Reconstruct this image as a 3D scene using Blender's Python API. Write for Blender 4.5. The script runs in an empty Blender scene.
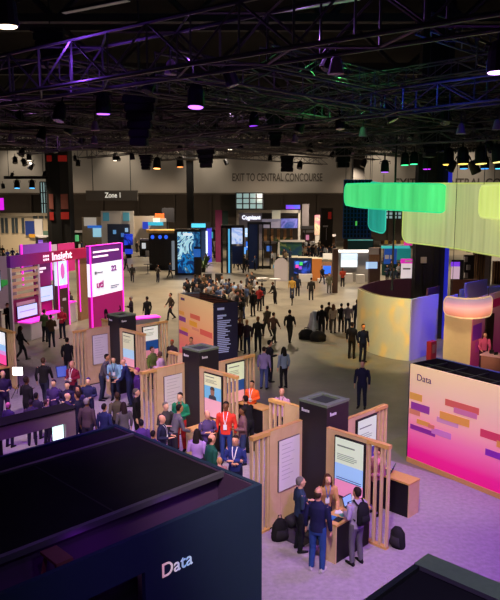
import bpy, bmesh, math, random
from mathutils import Vector, Matrix
random.seed(7)
SC = bpy.context.scene
COL = SC.collection
PI = math.pi
R = math.radians
V = Vector
# ------------------------------------------------------------ survey of the hall
CAM_H = 7.4
FOC = 665.0
TILT = math.atan(97/665.0)
CT, ST = math.cos(TILT), math.sin(TILT)
def ray(x, y):
    a, b, c = x-250.0, FOC, 300.0-y
    return (a, b*CT+c*ST, c*CT-b*ST)
def G(x, y, z=0.0):
    r = ray(x, y); t = (z-CAM_H)/r[2]
    return V((r[0]*t, r[1]*t, z))
def D(x, y, Y):
    r = ray(x, y); t = Y/r[1]
    return V((r[0]*t, Y, CAM_H+r[2]*t))
U = V((math.cos(R(-45)), math.sin(R(-45)), 0))     # the two directions of the booth grid
W = V((math.cos(R(45)), math.sin(R(45)), 0))
# ------------------------------------------------------------ materials
MATS = {}
def mat(name, col, rough=0.6, metal=0.0, emit=0.0, ecol=None, bump=0.0, bscale=40.0, var=0.0, vscale=6.0, spec=0.4, alpha=None):
    if name in MATS: return MATS[name]
    m = bpy.data.materials.new(name); m.use_nodes = True
    nt = m.node_tree; b = nt.nodes['Principled BSDF']
    b.inputs['Base Color'].default_value = (*col, 1)
    b.inputs['Roughness'].default_value = rough
    b.inputs['Metallic'].default_value = metal
    b.inputs['Specular IOR Level'].default_value = spec
    if emit:
        b.inputs['Emission Color'].default_value = (*(ecol or col), 1)
        b.inputs['Emission Strength'].default_value = emit
    if alpha is not None: b.inputs['Alpha'].default_value = alpha
    if var or bump:
        tc = nt.nodes.new('ShaderNodeTexCoord')
        nz = nt.nodes.new('ShaderNodeTexNoise'); nz.inputs['Scale'].default_value = vscale; nz.inputs['Detail'].default_value = 5
        nt.links.new(tc.outputs['Object'], nz.inputs['Vector'])
        if var:
            mx = nt.nodes.new('ShaderNodeMix'); mx.data_type = 'RGBA'
            lo = tuple(max(0, c*(1-var)) for c in col); hi = tuple(min(1, c*(1+var)) for c in col)
            mx.inputs['A'].default_value = (*lo, 1); mx.inputs['B'].default_value = (*hi, 1)
            nt.links.new(nz.outputs['Fac'], mx.inputs['Factor'])
            nt.links.new(mx.outputs['Result'], b.inputs['Base Color'])
        if bump:
            n2 = nt.nodes.new('ShaderNodeTexNoise'); n2.inputs['Scale'].default_value = bscale
            nt.links.new(tc.outputs['Object'], n2.inputs['Vector'])
            bp = nt.nodes.new('ShaderNodeBump'); bp.inputs['Strength'].default_value = bump; bp.inputs['Distance'].default_value = 0.02
            nt.links.new(n2.outputs['Fac'], bp.inputs['Height']); nt.links.new(bp.outputs['Normal'], b.inputs['Normal'])
    MATS[name] = m
    return m
def ramp_mat(name, axis, lo, hi, stops, rough=0.7, emit=0.0, noise=None, interp='LINEAR', spec=0.3):
    """printed artwork: a colour ramp along an object axis (and an optional woven variation)"""
    m = bpy.data.materials.new(name); m.use_nodes = True
    nt = m.node_tree; b = nt.nodes['Principled BSDF']; b.inputs['Roughness'].default_value = rough
    b.inputs['Specular IOR Level'].default_value = spec
    tc = nt.nodes.new('ShaderNodeTexCoord'); sp = nt.nodes.new('ShaderNodeSeparateXYZ')
    nt.links.new(tc.outputs['Object'], sp.inputs[0])
    mr = nt.nodes.new('ShaderNodeMapRange'); mr.inputs['From Min'].default_value = lo; mr.inputs['From Max'].default_value = hi
    nt.links.new(sp.outputs['XYZ'.index(axis)], mr.inputs['Value'])
    src = mr.outputs['Result']
    if noise:
        nz = nt.nodes.new('ShaderNodeTexNoise'); nz.inputs['Scale'].default_value = noise[0]; nz.inputs['Detail'].default_value = 4
        nz.inputs['Distortion'].default_value = noise[2] if len(noise) > 2 else 0
        nt.links.new(tc.outputs['Object'], nz.inputs['Vector'])
        ma = nt.nodes.new('ShaderNodeMath'); ma.operation = 'MULTIPLY_ADD'; ma.inputs[1].default_value = noise[1]
        nt.links.new(nz.outputs['Fac'], ma.inputs[0])
        sb = nt.nodes.new('ShaderNodeMath'); sb.operation = 'SUBTRACT'; sb.inputs[1].default_value = noise[1]/2
        nt.links.new(src, sb.inputs[0]); nt.links.new(sb.outputs[0], ma.inputs[2]); src = ma.outputs[0]
    cr = nt.nodes.new('ShaderNodeValToRGB'); cr.color_ramp.interpolation = interp
    el = cr.color_ramp.elements
    while len(el) < len(stops): el.new(0.5)
    for e, (p, c) in zip(el, stops): e.position = p; e.color = (*c, 1)
    nt.links.new(src, cr.inputs['Fac']); nt.links.new(cr.outputs['Color'], b.inputs['Base Color'])
    if emit:
        nt.links.new(cr.outputs['Color'], b.inputs['Emission Color']); b.inputs['Emission Strength'].default_value = emit
    MATS[name] = m
    return m
def srgb(h):
    h = h.lstrip('#'); o = []
    for i in (0, 2, 4):
        c = int(h[i:i+2], 16)/255; o.append(c/12.92 if c <= .04045 else ((c+.055)/1.055)**2.4)
    return tuple(o)
def fab(hexc):
    return mat('fabric_'+hexc, srgb(hexc), 0.85, var=0.12, vscale=18, spec=0.2)
def glow(hexc, s):
    return mat('lit_%s_%.2f' % (hexc, s), srgb(hexc), 0.5, emit=s)
# ------------------------------------------------------------ mesh building
class MB:
    def __init__(s): s.bm = bmesh.new(); s.mi = 0
    def _f(s, vs):
        try:
            f = s.bm.faces.new(vs); f.material_index = s.mi; return f
        except ValueError: return None
    def box(s, c, size, rz=0.0, M=None):
        cx, cy, cz = c; a, b, h = size[0]/2, size[1]/2, size[2]/2
        cr, sr = math.cos(rz), math.sin(rz)
        vs = []
        for dz in (-h, h):
            for dx, dy in ((-a, -b), (a, -b), (a, b), (-a, b)):
                p = V((cx+dx*cr-dy*sr, cy+dx*sr+dy*cr, cz+dz))
                vs.append(s.bm.verts.new(M @ p if M else p))
        for q in ((3, 2, 1, 0), (4, 5, 6, 7), (0, 1, 5, 4), (1, 2, 6, 5), (2, 3, 7, 6), (3, 0, 4, 7)):
            s._f([vs[i] for i in q])
        return s
    def span(s, x0, x1, y0, y1, z0, z1):
        return s.box(((x0+x1)/2, (y0+y1)/2, (z0+z1)/2), (abs(x1-x0), abs(y1-y0), abs(z1-z0)))
    def tube(s, pts, rads, seg=8, ref=None, cap=True):
        pts = [V(p) for p in pts]; rings = []
        n = len(pts)
        if not isinstance(rads, (list, tuple)): rads = [rads]*n
        for i, p in enumerate(pts):
            d = (pts[min(i+1, n-1)]-pts[max(i-1, 0)])
            d = d.normalized() if d.length > 1e-9 else V((0, 0, 1))
            rf = ref or (V((1, 0, 0)) if abs(d.x) < .8 else V((0, 1, 0)))
            a = (rf-d*rf.dot(d)).normalized(); b = d.cross(a)
            r = rads[i]; rx, ry = r if isinstance(r, (list, tuple)) else (r, r)
            rings.append([s.bm.verts.new(p+a*rx*math.cos(2*PI*k/seg)+b*ry*math.sin(2*PI*k/seg)) for k in range(seg)])
        for r0, r1 in zip(rings, rings[1:]):
            for k in range(seg): s._f([r0[k], r0[(k+1) % seg], r1[(k+1) % seg], r1[k]])
        if cap: s._f(rings[0][::-1]); s._f(rings[-1])
        return s
    def rings(s, lst, seg=16):
        """horizontal elliptical sections (x, y, z, rx, ry)"""
        rr = [[s.bm.verts.new((x+rx*math.cos(2*PI*k/seg), y+ry*math.sin(2*PI*k/seg), z)) for k in range(seg)] for x, y, z, rx, ry in lst]
        for r0, r1 in zip(rr, rr[1:]):
            for k in range(seg): s._f([r0[k], r0[(k+1) % seg], r1[(k+1) % seg], r1[k]])
        s._f(rr[0][::-1]); s._f(rr[-1])
        return s
    def ball(s, c, r, seg=10, n=6):
        r = (r, r, r) if not isinstance(r, (list, tuple)) else r
        return s.rings([(c[0], c[1], c[2]-r[2]*math.cos(PI*i/n), max(1e-3, r[0]*math.sin(PI*i/n)), max(1e-3, r[1]*math.sin(PI*i/n))) for i in range(n+1)], seg)
    def prism(s, poly, z0, z1):
        a = [s.bm.verts.new((x, y, z0)) for x, y in poly]; b = [s.bm.verts.new((x, y, z1)) for x, y in poly]
        n = len(poly); s._f(a[::-1]); s._f(b)
        for i in range(n): s._f([a[i], a[(i+1) % n], b[(i+1) % n], b[i]])
        return s
    def sheet(s, pts, zlo, zhi, th):
        """an upright curved sheet along pts (x, y) with thickness th; zlo/zhi numbers or lists"""
        n = len(pts); L = []
        for i, p in enumerate(pts):
            p = V((p[0], p[1])); d = V(pts[min(i+1, n-1)])-V(pts[max(i-1, 0)]); d = V((d[0], d[1])).normalized(); nn = V((-d.y, d.x))*th/2
            z0 = zlo[i] if isinstance(zlo, list) else zlo; z1 = zhi[i] if isinstance(zhi, list) else zhi
            L.append([s.bm.verts.new((p.x+k*nn.x, p.y+k*nn.y, z)) for k, z in ((1, z0), (-1, z0), (-1, z1), (1, z1))])
        for a, b in zip(L, L[1:]):
            for k in range(4): s._f([a[k], a[(k+1) % 4], b[(k+1) % 4], b[k]])
        s._f(L[0][::-1]); s._f(L[-1])
        return s
    def mesh(s, name):
        bmesh.ops.recalc_face_normals(s.bm, faces=s.bm.faces)
        me = bpy.data.meshes.new(name); s.bm.to_mesh(me); s.bm.free(); return me
    def build(s, name, m, parent=None, loc=None, rz=0.0, smooth=False, label=None, bevel=0):
        if bevel: bmesh.ops.bevel(s.bm, geom=s.bm.edges[:], offset=bevel, segments=2, affect='EDGES', clamp_overlap=True)
        me = s.mesh(name); o = bpy.data.objects.new(name, me); COL.objects.link(o)
        for mm in (m if isinstance(m, (list, tuple)) else [m]): me.materials.append(mm)
        if parent: o.parent = parent
        if loc is not None: o.location = loc
        o.rotation_euler.z = rz
        if smooth:
            for p in me.polygons: p.use_smooth = True
        if label: o['label'] = label
        return o
def tag(o, label=None, cat=None, group=None, kind=None):
    if label: o['label'] = label
    if cat: o['category'] = cat
    if group: o['group'] = group
    if kind: o['kind'] = kind
    return o
def thing(name, label, cat, loc=(0, 0, 0), rz=0.0, group=None, kind=None):
    o = bpy.data.objects.new(name, None); COL.objects.link(o)
    o.empty_display_size = .2
    o.location = loc; o.rotation_euler.z = rz
    return tag(o, label, cat, group, kind)
def copy_tree(o, parent=None):
    c = o.copy(); COL.objects.link(c); c.parent = parent
    for ch in list(o.children): copy_tree(ch, c)
    return c
def text(name, body, size, m, parent, loc, rot, depth=.012, align='LEFT', sx=1.0, bold=0.0):
    cu = bpy.data.curves.new(name, 'FONT'); cu.body = body; cu.size = size; cu.extrude = depth; cu.align_x = align; cu.offset = bold
    o = bpy.data.objects.new(name, cu); COL.objects.link(o); cu.materials.append(m)
    bpy.context.view_layer.update()
    me = bpy.data.meshes.new_from_object(o.evaluated_get(bpy.context.evaluated_depsgraph_get()))
    bpy.data.objects.remove(o); bpy.data.curves.remove(cu)
    o = bpy.data.objects.new(name, me); COL.objects.link(o)
    if not me.materials: me.materials.append(m)
    o.parent = parent; o.location = loc; o.rotation_euler = rot; o.scale.x = sx
    return o
def fit_width(o, w):
    xs = [v.co.x for v in o.data.vertices]; o.scale.x = w/(max(xs)-min(xs))
FACE = lambda rz: (PI/2, 0, rz)          # upright lettering whose reading side looks along -Y turned by rz
# ------------------------------------------------------------ shared materials
ply = ramp_mat('birch_plywood', 'X', -3, 3, [(0, srgb('c4a37f')), (.3, srgb('d3b08a')), (.6, srgb('c9a882')), (1, srgb('d6b592'))], rough=.55, noise=(2.2, 1.0, 1.5))
ply_edge = mat('plywood_edge', srgb('c99a5a'), .5, var=.15, vscale=30)
blackm = mat('matt_black', (.006, .005, .007), .6, spec=.3)
tower_m = mat('charcoal_laminate', (.016, .013, .017), .5, var=.1)
navy = mat('navy_fabric', srgb('26354e'), .85, var=.06, spec=.15)
tarp = mat('black_fabric', (.010, .008, .012), .9, var=.3, vscale=3, spec=.15)
steel = mat('truss_metal', (.085, .078, .085), .45, .7)
dark_metal = mat('dark_metal', (.03, .03, .034), .45, .6)
grey_rim = mat('grey_green_rim', srgb('66755f'), .6, var=.15, vscale=12)
white = mat('white_laminate', (.62, .60, .60), .45)
cream = mat('cream_wall', srgb('a89a84'), .8, var=.05, vscale=.6)
wood = mat('oak_veneer', srgb('9a7350'), .5, var=.2, vscale=9)
labelw = mat('white_print', (.62, .6, .66), .6)
brown = mat('brown_laminate', srgb('4c352c'), .6, var=.2, vscale=8)
leafm = mat('leaf_green', srgb('3c5a26'), .6, var=.4, vscale=14)
# ------------------------------------------------------------ the hall
def concrete():
    m = bpy.data.materials.new('polished_concrete'); m.use_nodes = True
    nt = m.node_tree; b = nt.nodes['Principled BSDF']
    tc = nt.nodes.new('ShaderNodeTexCoord')
    n1 = nt.nodes.new('ShaderNodeTexNoise'); n1.inputs['Scale'].default_value = .22; n1.inputs['Detail'].default_value = 8; n1.inputs['Roughness'].default_value = .65
    n2 = nt.nodes.new('ShaderNodeTexNoise'); n2.inputs['Scale'].default_value = 2.5; n2.inputs['Detail'].default_value = 6
    nt.links.new(tc.outputs['Object'], n1.inputs['Vector']); nt.links.new(tc.outputs['Object'], n2.inputs['Vector'])
    cr = nt.nodes.new('ShaderNodeValToRGB'); e = cr.color_ramp.elements
    e[0].position = .3; e[0].color = (*srgb('56524a'), 1); e[1].position = .7; e[1].color = (*srgb('8c8474'), 1)
    mx = nt.nodes.new('ShaderNodeMath'); mx.operation = 'MULTIPLY_ADD'; mx.inputs[1].default_value = .3
    nt.links.new(n2.outputs['Fac'], mx.inputs[0]); nt.links.new(n1.outputs['Fac'], mx.inputs[2])
    sb = nt.nodes.new('ShaderNodeMath'); sb.operation = 'SUBTRACT'; sb.inputs[1].default_value = .15
    nt.links.new(mx.outputs[0], sb.inputs[0]); nt.links.new(sb.outputs[0], cr.inputs['Fac'])
    nt.links.new(cr.outputs['Color'], b.inputs['Base Color'])
    mr = nt.nodes.new('ShaderNodeMapRange'); mr.inputs['To Min'].default_value = .28; mr.inputs['To Max'].default_value = .5
    nt.links.new(n2.outputs['Fac'], mr.inputs['Value']); nt.links.new(mr.outputs['Result'], b.inputs['Roughness'])
    return m
carpet = mat('grey_carpet', srgb('9c8f9a'), .95, bump=.6, bscale=60, var=.30, vscale=9, spec=.1)
WALL_Y = 126.0
WALL_Z0 = CAM_H+10*WALL_Y/668     # lower lip of the light wall, above the dark openings
fl = MB().span(-80, 90, -6, 140, -.2, 0).build('floor', concrete()); tag(fl, 'polished tan concrete exhibition hall floor', None, kind='structure')
cp = MB()
M45 = Matrix.Rotation(R(-45), 4, 'Z')
KO = V((1.74, 14.54, 0))           # front corner of the nearest kiosk tower
def K(u, v, z=0): return KO+U*u+W*v+V((0, 0, z))
poly = [K(-22, -9), K(-22, 3.4), K(-9.5, 2.9), K(-1.2, 3.0), K(-1.2, 4.4), K(8, 4.4), K(12, 4.4), K(12, -9)]
cp.prism([(p.x, p.y) for p in poly], 0.0, .012)
tag(cp.build('floor_carpet', carpet), 'grey carpet under the kiosks', None, kind='structure')
wallm = mat('warm_grey_wall', srgb('9c9488'), .85, var=.06, vscale=.15)
wb = MB()
wb.span(-80, 90, WALL_Y, WALL_Y+1.2, WALL_Z0, 24)
tag(wb.build('wall_back', wallm), 'tan upper back wall of the hall with lettering', None, kind='structure')
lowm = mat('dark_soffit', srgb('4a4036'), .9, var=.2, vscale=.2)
wl = MB()
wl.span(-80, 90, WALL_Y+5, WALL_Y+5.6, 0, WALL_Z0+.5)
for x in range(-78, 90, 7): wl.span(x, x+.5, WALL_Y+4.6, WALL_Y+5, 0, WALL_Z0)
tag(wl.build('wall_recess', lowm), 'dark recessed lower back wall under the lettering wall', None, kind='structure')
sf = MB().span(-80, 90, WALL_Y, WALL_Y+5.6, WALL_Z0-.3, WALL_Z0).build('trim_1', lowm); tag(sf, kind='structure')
wlft = MB().span(-80.6, -80, -6, 140, 0, 24).build('wall_left', wallm); tag(wlft, kind='structure')
wrt = MB().span(90, 90.6, -6, 140, 0, 24).build('wall_right', wallm); tag(wrt, kind='structure')
ceilm = mat('black_ceiling', (.012, .011, .014), .95, var=.3, vscale=.3, spec=.1)
ce = MB().span(-80, 90, -6, 140, 21, 21.3).build('ceiling', ceilm); tag(ce, 'black painted roof deck of the hall', None, kind='structure')
# big roof girders seen above the trusses
gm = mat('roof_steel', (.035, .033, .036), .7, .3)
for i in range(7):
    y = 22+i*14
    b = MB(); b.span(-80, 90, y-.25, y+.25, 19.6, 20.2); b.span(-80, 90, y-.25, y+.25, 16.6, 17.0)
    x = -80
    while x < 88:
        b.tube([(x, y, 16.8), (x+3.5, y, 19.9)], .16, 6); b.tube([(x+3.5, y, 19.9), (x+7, y, 16.8)], .16, 6); x += 7
    tag(b.build('roof_girder', gm), None, None, 'roof girders', 'structure')
dk = mat('wall_letter_grey', srgb('494138'), .7)
def wall_word(s, px0, px1, py, ph, Y):
    a = D(px0, py, Y); b = D(px1, py, Y); h = ph*Y/668
    t = text('lettering', s, h*1.42, dk, wb_o, (a.x, Y-.06, a.z), FACE(0), .05, bold=.03)
    fit_width(t, b.x-a.x)
wb_o = bpy.data.objects['wall_back']
wall_word('EXIT TO CENTRAL CONCOURSE', 232, 322, 181, 7.5, WALL_Y)
wall_word('EXIT TO CENTRAL CONCOURSE', 394, 548, 187, 8.5, WALL_Y)
# glazed openings in the back wall
glassm = mat('bluish_lit_glass', srgb('9fc4c8'), .2, emit=.35, ecol=srgb('9fc4c8'))
for n, (x0, x1, y0, y1) in enumerate(((41.5, 50, 182, 214), (236, 263, 193, 209), (384, 402, 208, 219))):
    a = D(x0, y1, WALL_Y-.3); b = D(x1, y0, WALL_Y-.3)
    w = MB(); w.span(a.x, b.x, WALL_Y-.3, WALL_Y+.1, a.z, b.z)
    wo = w.build('window_%d' % (n+1), glassm); tag(wo, kind='structure')
    f = MB()
    for k in range(5): xx = a.x+(b.x-a.x)*k/4; f.span(xx-.12, xx+.12, WALL_Y-.45, WALL_Y-.3, a.z, b.z)
    for k in range(4): zz = a.z+(b.z-a.z)*k/3; f.span(a.x, b.x, WALL_Y-.45, WALL_Y-.3, zz-.1, zz+.1)
    f.build('mullion', dark_metal, wo)
# columns
colm = mat('dark_column', srgb('1d1b1c'), .6, var=.15, vscale=2)
redm = mat('red_sign', srgb('b02822'), .6, emit=.15)
def column(X, Y, w, d, lab, red=()):
    c = MB().span(X-w/2, X+w/2, Y-d/2, Y+d/2, 0, 19.5).build('column', colm); tag(c, lab, None, kind='structure')
    for x0, x1, z0, z1 in red:
        MB().span(x0, x1, Y-d/2-.05, Y-d/2, z0, z1).build('red_sign', redm, c)
    return c
def pxbox(px0, px1, py0, py1, Y):
    a = D(px0, py1, Y); b = D(px1, py0, Y); return a.x, b.x, a.z, b.z
Yc = 100.0
a = D(49, 200, Yc).x; b = D(71.5, 200, Yc).x
sg = [pxbox(x0, x1, y0, y1, Yc) for x0, x1, y0, y1 in ((49.5, 54, 156, 162), (60.5, 69, 156, 162), (52, 55.5, 194, 209), (63.5, 70, 194, 209), (52.5, 56, 212, 220), (63.5, 71, 212, 219))]
c1 = column((a+b)/2, Yc, b-a, 2.4, 'dark hall column at left with red markers', [])
sgm = mat('pale_red_sign', srgb('8d5048'), .6)
for i, (x0, x1, z0, z1) in enumerate(sg):
    MB().span(x0, x1, Yc-1.3, Yc-1.2, z0, z1).build('red_sign', redm if i not in (2, 3) else sgm, c1)
rc = mat('recess_black', (.005, .005, .006), .8)
x0, x1, z0, z1 = pxbox(55, 61, 150, 240, Yc); MB().span(x0, x1, Yc-1.25, Yc-1.2, 0, 19.5).build('recess_strip', rc, c1)
a = D(187, 200, 112).x; b = D(193.5, 200, 112).x
column((a+b)/2, 112, b-a, 1.2, 'slim dark column before the lettering wall', [])
a = D(352, 200, 80).x; b = D(363, 200, 80).x
column((a+b)/2, 80, b-a, 1.3, 'slim dark column behind the blue lattice screen', [])
CX0, CX1 = D(415.5, 260, 36).x, D(446, 260, 36).x
c3 = column((CX0+CX1)/2, 36.35, CX1-CX0, .7, 'massive dark column rising from the oval enclosure', [])
x0, x1, z0, z1 = pxbox(416, 432, 238.5, 243, 36); MB().span(x0, x1, 35.94, 36, z0, z1).build('red_sign', redm, c3)
x0, x1, z0, z1 = pxbox(420.5, 426.5, 257, 263, 36); MB().span(x0, x1, 35.94, 36, z0, z1).build('white_notice', mat('notice', srgb('b9b49a'), .7), c3)
x0, x1, z0, z1 = pxbox(421.5, 426, 265, 300, 36); MB().span(x0, x1, 35.92, 36, z0-1, z1).build('cable_trunk', dark_metal, c3)
x0, x1, z0, z1 = pxbox(432, 443, 170, 300, 36); MB().span(x0, x1, 35.9, 36, 0, 19.5).build('recess_strip', rc, c3)
bl = mat('blue_wash_glow', srgb('2a2fd0'), .5, emit=.45)  # blue wash light put into the strip's colour as a faint glow
x0, x1, z0, z1 = pxbox(443, 451, 170, 300, 36); MB().span(x0, x1, 35.7, 36.7, 0, 9.9).build('blue_wash_glow', bl, c3)
# ------------------------------------------------------------ kiosk clusters on the 45 degree grid
def pix_poster(name, w, h, bands, bars, parent, extra=None, y=-.02, e=.9):
    """the picture on a screen: flat printed / lit bands and rows of small type, one mesh"""
    ms = []; b = MB()
    def mi(hexc, em):
        m = glow(hexc, em)
        if m not in ms: ms.append(m)
        return ms.index(m)
    for z0, z1, c in bands:
        b.mi = mi(c, e); b.span(-w/2, w/2, y-.004, y, h*z0, h*z1)
    for x0, x1, z, t, c in bars:
        b.mi = mi(c, e); b.span(-w/2+w*x0, -w/2+w*x1, y-.008, y-.004, h*z, h*(z+t))
    for poly, c in (extra or []):
        b.mi = mi(c, e)
        vs = [b.bm.verts.new((-w/2+w*px, y-.012, h*pz)) for px, pz in poly]; b._f(vs)
    return b.build(name, ms, parent)
def display(label, loc, rz, w, h, bands, bars=(), extra=None, e=.9, name='display_screen', cat='screen', group=None, depth=.06):
    t = thing(name, label, cat, loc, rz, group)
    MB().span(-w/2-.03, w/2+.03, -.018, depth-.018, -.03, h+.03).build('bezel', blackm, t)
    pix_poster('screen_picture', w, h, bands, bars, t, extra, e=e)
    return t
WING = 1.665
def wing_parts(t):
    b = MB()
    for i in range(3): b.span(.002+i*.372, .367+i*.372, 0, .10, .06, 2.345)
    b.span(0, 1.11, .02, .08, .06, 2.33)
    b.build('panel', ply, t)
    MB().span(0, 1.11, .015, .085, 0, .06).build('plinth', blackm, t)
    MB().span(1.11, WING, -.01, .12, 2.27, 2.352).build('top_trim', ply_edge, t)
    MB().span(1.11, WING, 0, .11, 0, .07).build('bottom_rail', ply_edge, t)
    for i in range(4):
        x = 1.13+i*.163
        MB().span(x, x+.045, .01, .085, .07, 2.27).build('slat', ply, t)
    MB().span(0, 1.11, -.004, .104, 2.345, 2.356).build('panel_edge', ply_edge, t)
wing0 = thing('plywood_partition', 'x', 'partition'); wing_parts(wing0)
used0 = []
def take(proto):
    if proto.name not in used0: used0.append(proto.name); return proto
    return copy_tree(proto)
tower0 = thing('kiosk_tower', 'x', 'tower')
b = MB().span(-.82, 0, 0, .82, 0, 2.80); b.build('body', tower_m, tower0)
b = MB()
for x0, x1, y0, y1 in ((-.83, .01, -.01, .13), (-.83, .01, .69, .83), (-.83, -.69, .13, .69), (-.13, .01, .13, .69)): b.span(x0, x1, y0, y1, 2.80, 2.86)
b.build('top_rim', grey_rim, tower0)
MB().span(-.69, -.13, .13, .69, 2.80, 2.815).build('top_well', mat('dark_green_well', srgb('2a3328'), .8), tower0)
b = MB()
for i, (x0, x1, hh) in enumerate(((0, .035, .085), (.05, .085, .055), (.1, .135, .055), (.15, .17, .06), (.185, .225, .055))): b.span(-.74+x0, -.74+x1, -.008, 0, 2.58, 2.58+hh)
b.build('lettering', labelw, tower0)
b = MB()
for i, (x0, x1, hh) in enumerate(((0, .035, .085), (.05, .085, .055), (.1, .135, .055), (.15, .17, .06), (.185, .225, .055))): b.span(0, .008, .12+x0, .12+x1, 2.58, 2.58+hh)
b.build('lettering', labelw, tower0)
desk0 = thing('demo_counter', 'x', 'counter')
MB().span(.815, 1.235, -1.19, -.02, 0, .83).build('body', blackm, desk0)
MB().span(.80, 1.25, -1.215, -1.19, 0, .83).build('end_panel', ply, desk0)
MB().span(.79, 1.26, -1.225, 0, .83, .87).build('counter_top', ply_edge, desk0)
def kiosk_frame(F, k):
    """position and turn of wing k of the cluster whose tower corner is F"""
    c = F-U*.41+W*.41
    a = k*PI/2
    rel = U*(.41*math.cos(a)+.41*math.sin(a))+W*(.41*math.sin(a)-.41*math.cos(a))
    p = c+rel; return V((p.x, p.y, 0)), R(-45)+a
def inframe(F, k, x, y, z):
    p, rz = kiosk_frame(F, k)
    return V((p.x+x*math.cos(rz)-y*math.sin(rz), p.y+x*math.sin(rz)+y*math.cos(rz), z))
def put(proto, label, F, k, group=None):
    o = take(proto); p, rz = kiosk_frame(F, k); o.location = (p.x, p.y, 0); o.rotation_euler.z = rz
    o['label'] = label
    if group: o['group'] = group
    return o
T1 = KO
T2 = V((-1.58, 20.19, 0)); T3 = V((-5.32, 26.65, 0))
T4 = V((-9.38, 25.85, 0))-U*WING
CG = 'plywood kiosk partitions'; TG = 'dark kiosk towers'; DG = 'kiosk demo counters'
def board(label, F, k, x0, x1, z0, z1):
    """white board on the far side (local +y) of wing k"""
    p = inframe(F, k, (x0+x1)/2, .10, z0); _, rz = kiosk_frame(F, k)
    t = thing('white_board', label, 'board', p, rz+PI, 'white boards on the kiosk partitions')
    MB().span(-(x1-x0)/2, (x1-x0)/2, -.045, 0, 0, z1-z0).build('board_sheet', mat('board_white', srgb('dcd6da'), .35), t)
    MB().span(-(x1-x0)/2-.012, (x1-x0)/2+.012, -.03, 0, -.012, z1-z0+.012).build('board_frame', steel, t)
    b = MB(); n = 9
    for i in range(n):
        b.span(-(x1-x0)*.38, (x1-x0)*random.uniform(.0, .36), -.048, -.045, (z1-z0)*(.9-.085*i), (z1-z0)*(.9-.085*i)+.012)
    b.build('printed_lines', mat('faint_grey_print', srgb('aaa3ac'), .5), t)
    return t
def kscreen(label, F, k, bands, bars=(), extra=None, x=.69, z=.9, w=.76, h=1.33, e=.5):
    p = inframe(F, k, x, -.045, z); _, rz = kiosk_frame(F, k)
    return display(label, p, rz, w, h, bands, bars, extra, e=e, group='portrait screens on the kiosk partitions')
TXT = lambda zs, c, x1=.8, t=.012: [(.08, x1-random.uniform(0, .25), z, t, c) for z in zs]
# nearest cluster
put(tower0, 'dark square kiosk tower nearest the camera, between the two tall foreground plywood partitions', T1, 0, TG)
put(wing0, 'plywood partition with slatted end behind the nearest counter, holding a pink and blue screen', T1, 0, CG)
put(wing0, 'plywood partition with slatted end behind the nearest tower, running to the right with a screen', T1, 1, CG)
put(wing0, 'plywood partition just behind the nearest tower, beside the man in orange', T1, 2, CG)
put(wing0, 'plywood partition holding a white board, left of the nearest tower', T1, 3, CG)
put(desk0, 'demo counter with brochures where four people stand, nearest the camera', T1, 0, DG)
put(desk0, 'demo counter behind the nearest slatted partition, near the pink panel wall', T1, 1, DG)
put(desk0, 'demo counter in front of the man in the orange jacket', T1, 2, DG)
board('blank white board on the partition left of the nearest tower', T1, 3, .14, .84, .85, 2.05)
kscreen('portrait screen in green, blue and pink behind the nearest counter', T1, 0,
        [(0, .27, 'd884b0'), (.27, .56, '8fb8e6'), (.56, 1, 'c3d2bd')],
        [(.08, .7, .86, .022, '5c6a60')]+TXT((.72, .69, .66, .63), '7d8a80')+[(.06, .95, .31, .012, '2e3a66'), (.06, .95, .275, .012, '2e3a66')])
kscreen('portrait screen with a navy band on the partition right of the nearest tower', T1, 1,
        [(0, .22, 'c98ab8'), (.22, .42, '3a2f78'), (.42, 1, 'b9ccb6')], [(.08, .72, .84, .02, '56645a')]+TXT((.72, .68, .64, .6), '7d8a80'))
# middle cluster
put(tower0, 'dark square kiosk tower in the middle, right in front of the orange gradient block', T2, 0, TG)
put(wing0, 'plywood partition behind the man in the red shirt, holding a screen with a face', T2, 0, CG)
put(wing0, 'plywood partition right of the middle tower with a navy banded screen, beyond the red shirt', T2, 1, CG)
put(wing0, 'short pinkish plywood partition seen behind the middle tower at its left', T2, 2, CG)
put(wing0, 'plywood partition with a white board behind the man in the green jacket', T2, 3, CG)
put(desk0, 'demo counter at the middle tower where people around the green jacket lean', T2, 0, DG)
put(desk0, 'demo counter right of the middle tower, hidden beyond its face screen partition', T2, 1, DG)
board('white board with faint print behind the man in the green jacket', T2, 3, .14, .84, .85, 2.05)
face = [([(.26, .42), (.74, .42), (.70, .50), (.58, .53), (.42, .53), (.30, .50)], '2c3440'),
        ([(.42, .50), (.58, .50), (.62, .58), (.61, .66), (.56, .695), (.44, .695), (.39, .66), (.38, .58)], '8a6450'),
        ([(.38, .64), (.62, .64), (.63, .68), (.57, .72), (.43, .72), (.37, .68)], '1f1a1a')]
kscreen('portrait screen with a man\'s portrait on blue, behind the red shirted man', T2, 0,
        [(0, .42, 'd09aa8'), (.42, .72, '62a4c8'), (.72, 1, 'c6c9a4')], [(.08, .6, .93, .018, '55604e')]+TXT((.86, .83, .80), '7d8468'), face)
kscreen('portrait screen with a navy band right of the middle tower', T2, 1,
        [(0, .28, 'd79ba0'), (.28, .55, '23477e'), (.55, 1, 'c9d3b0')], [(.08, .7, .9, .02, '5c6450')]+TXT((.8, .76, .72), '808868'))
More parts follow.
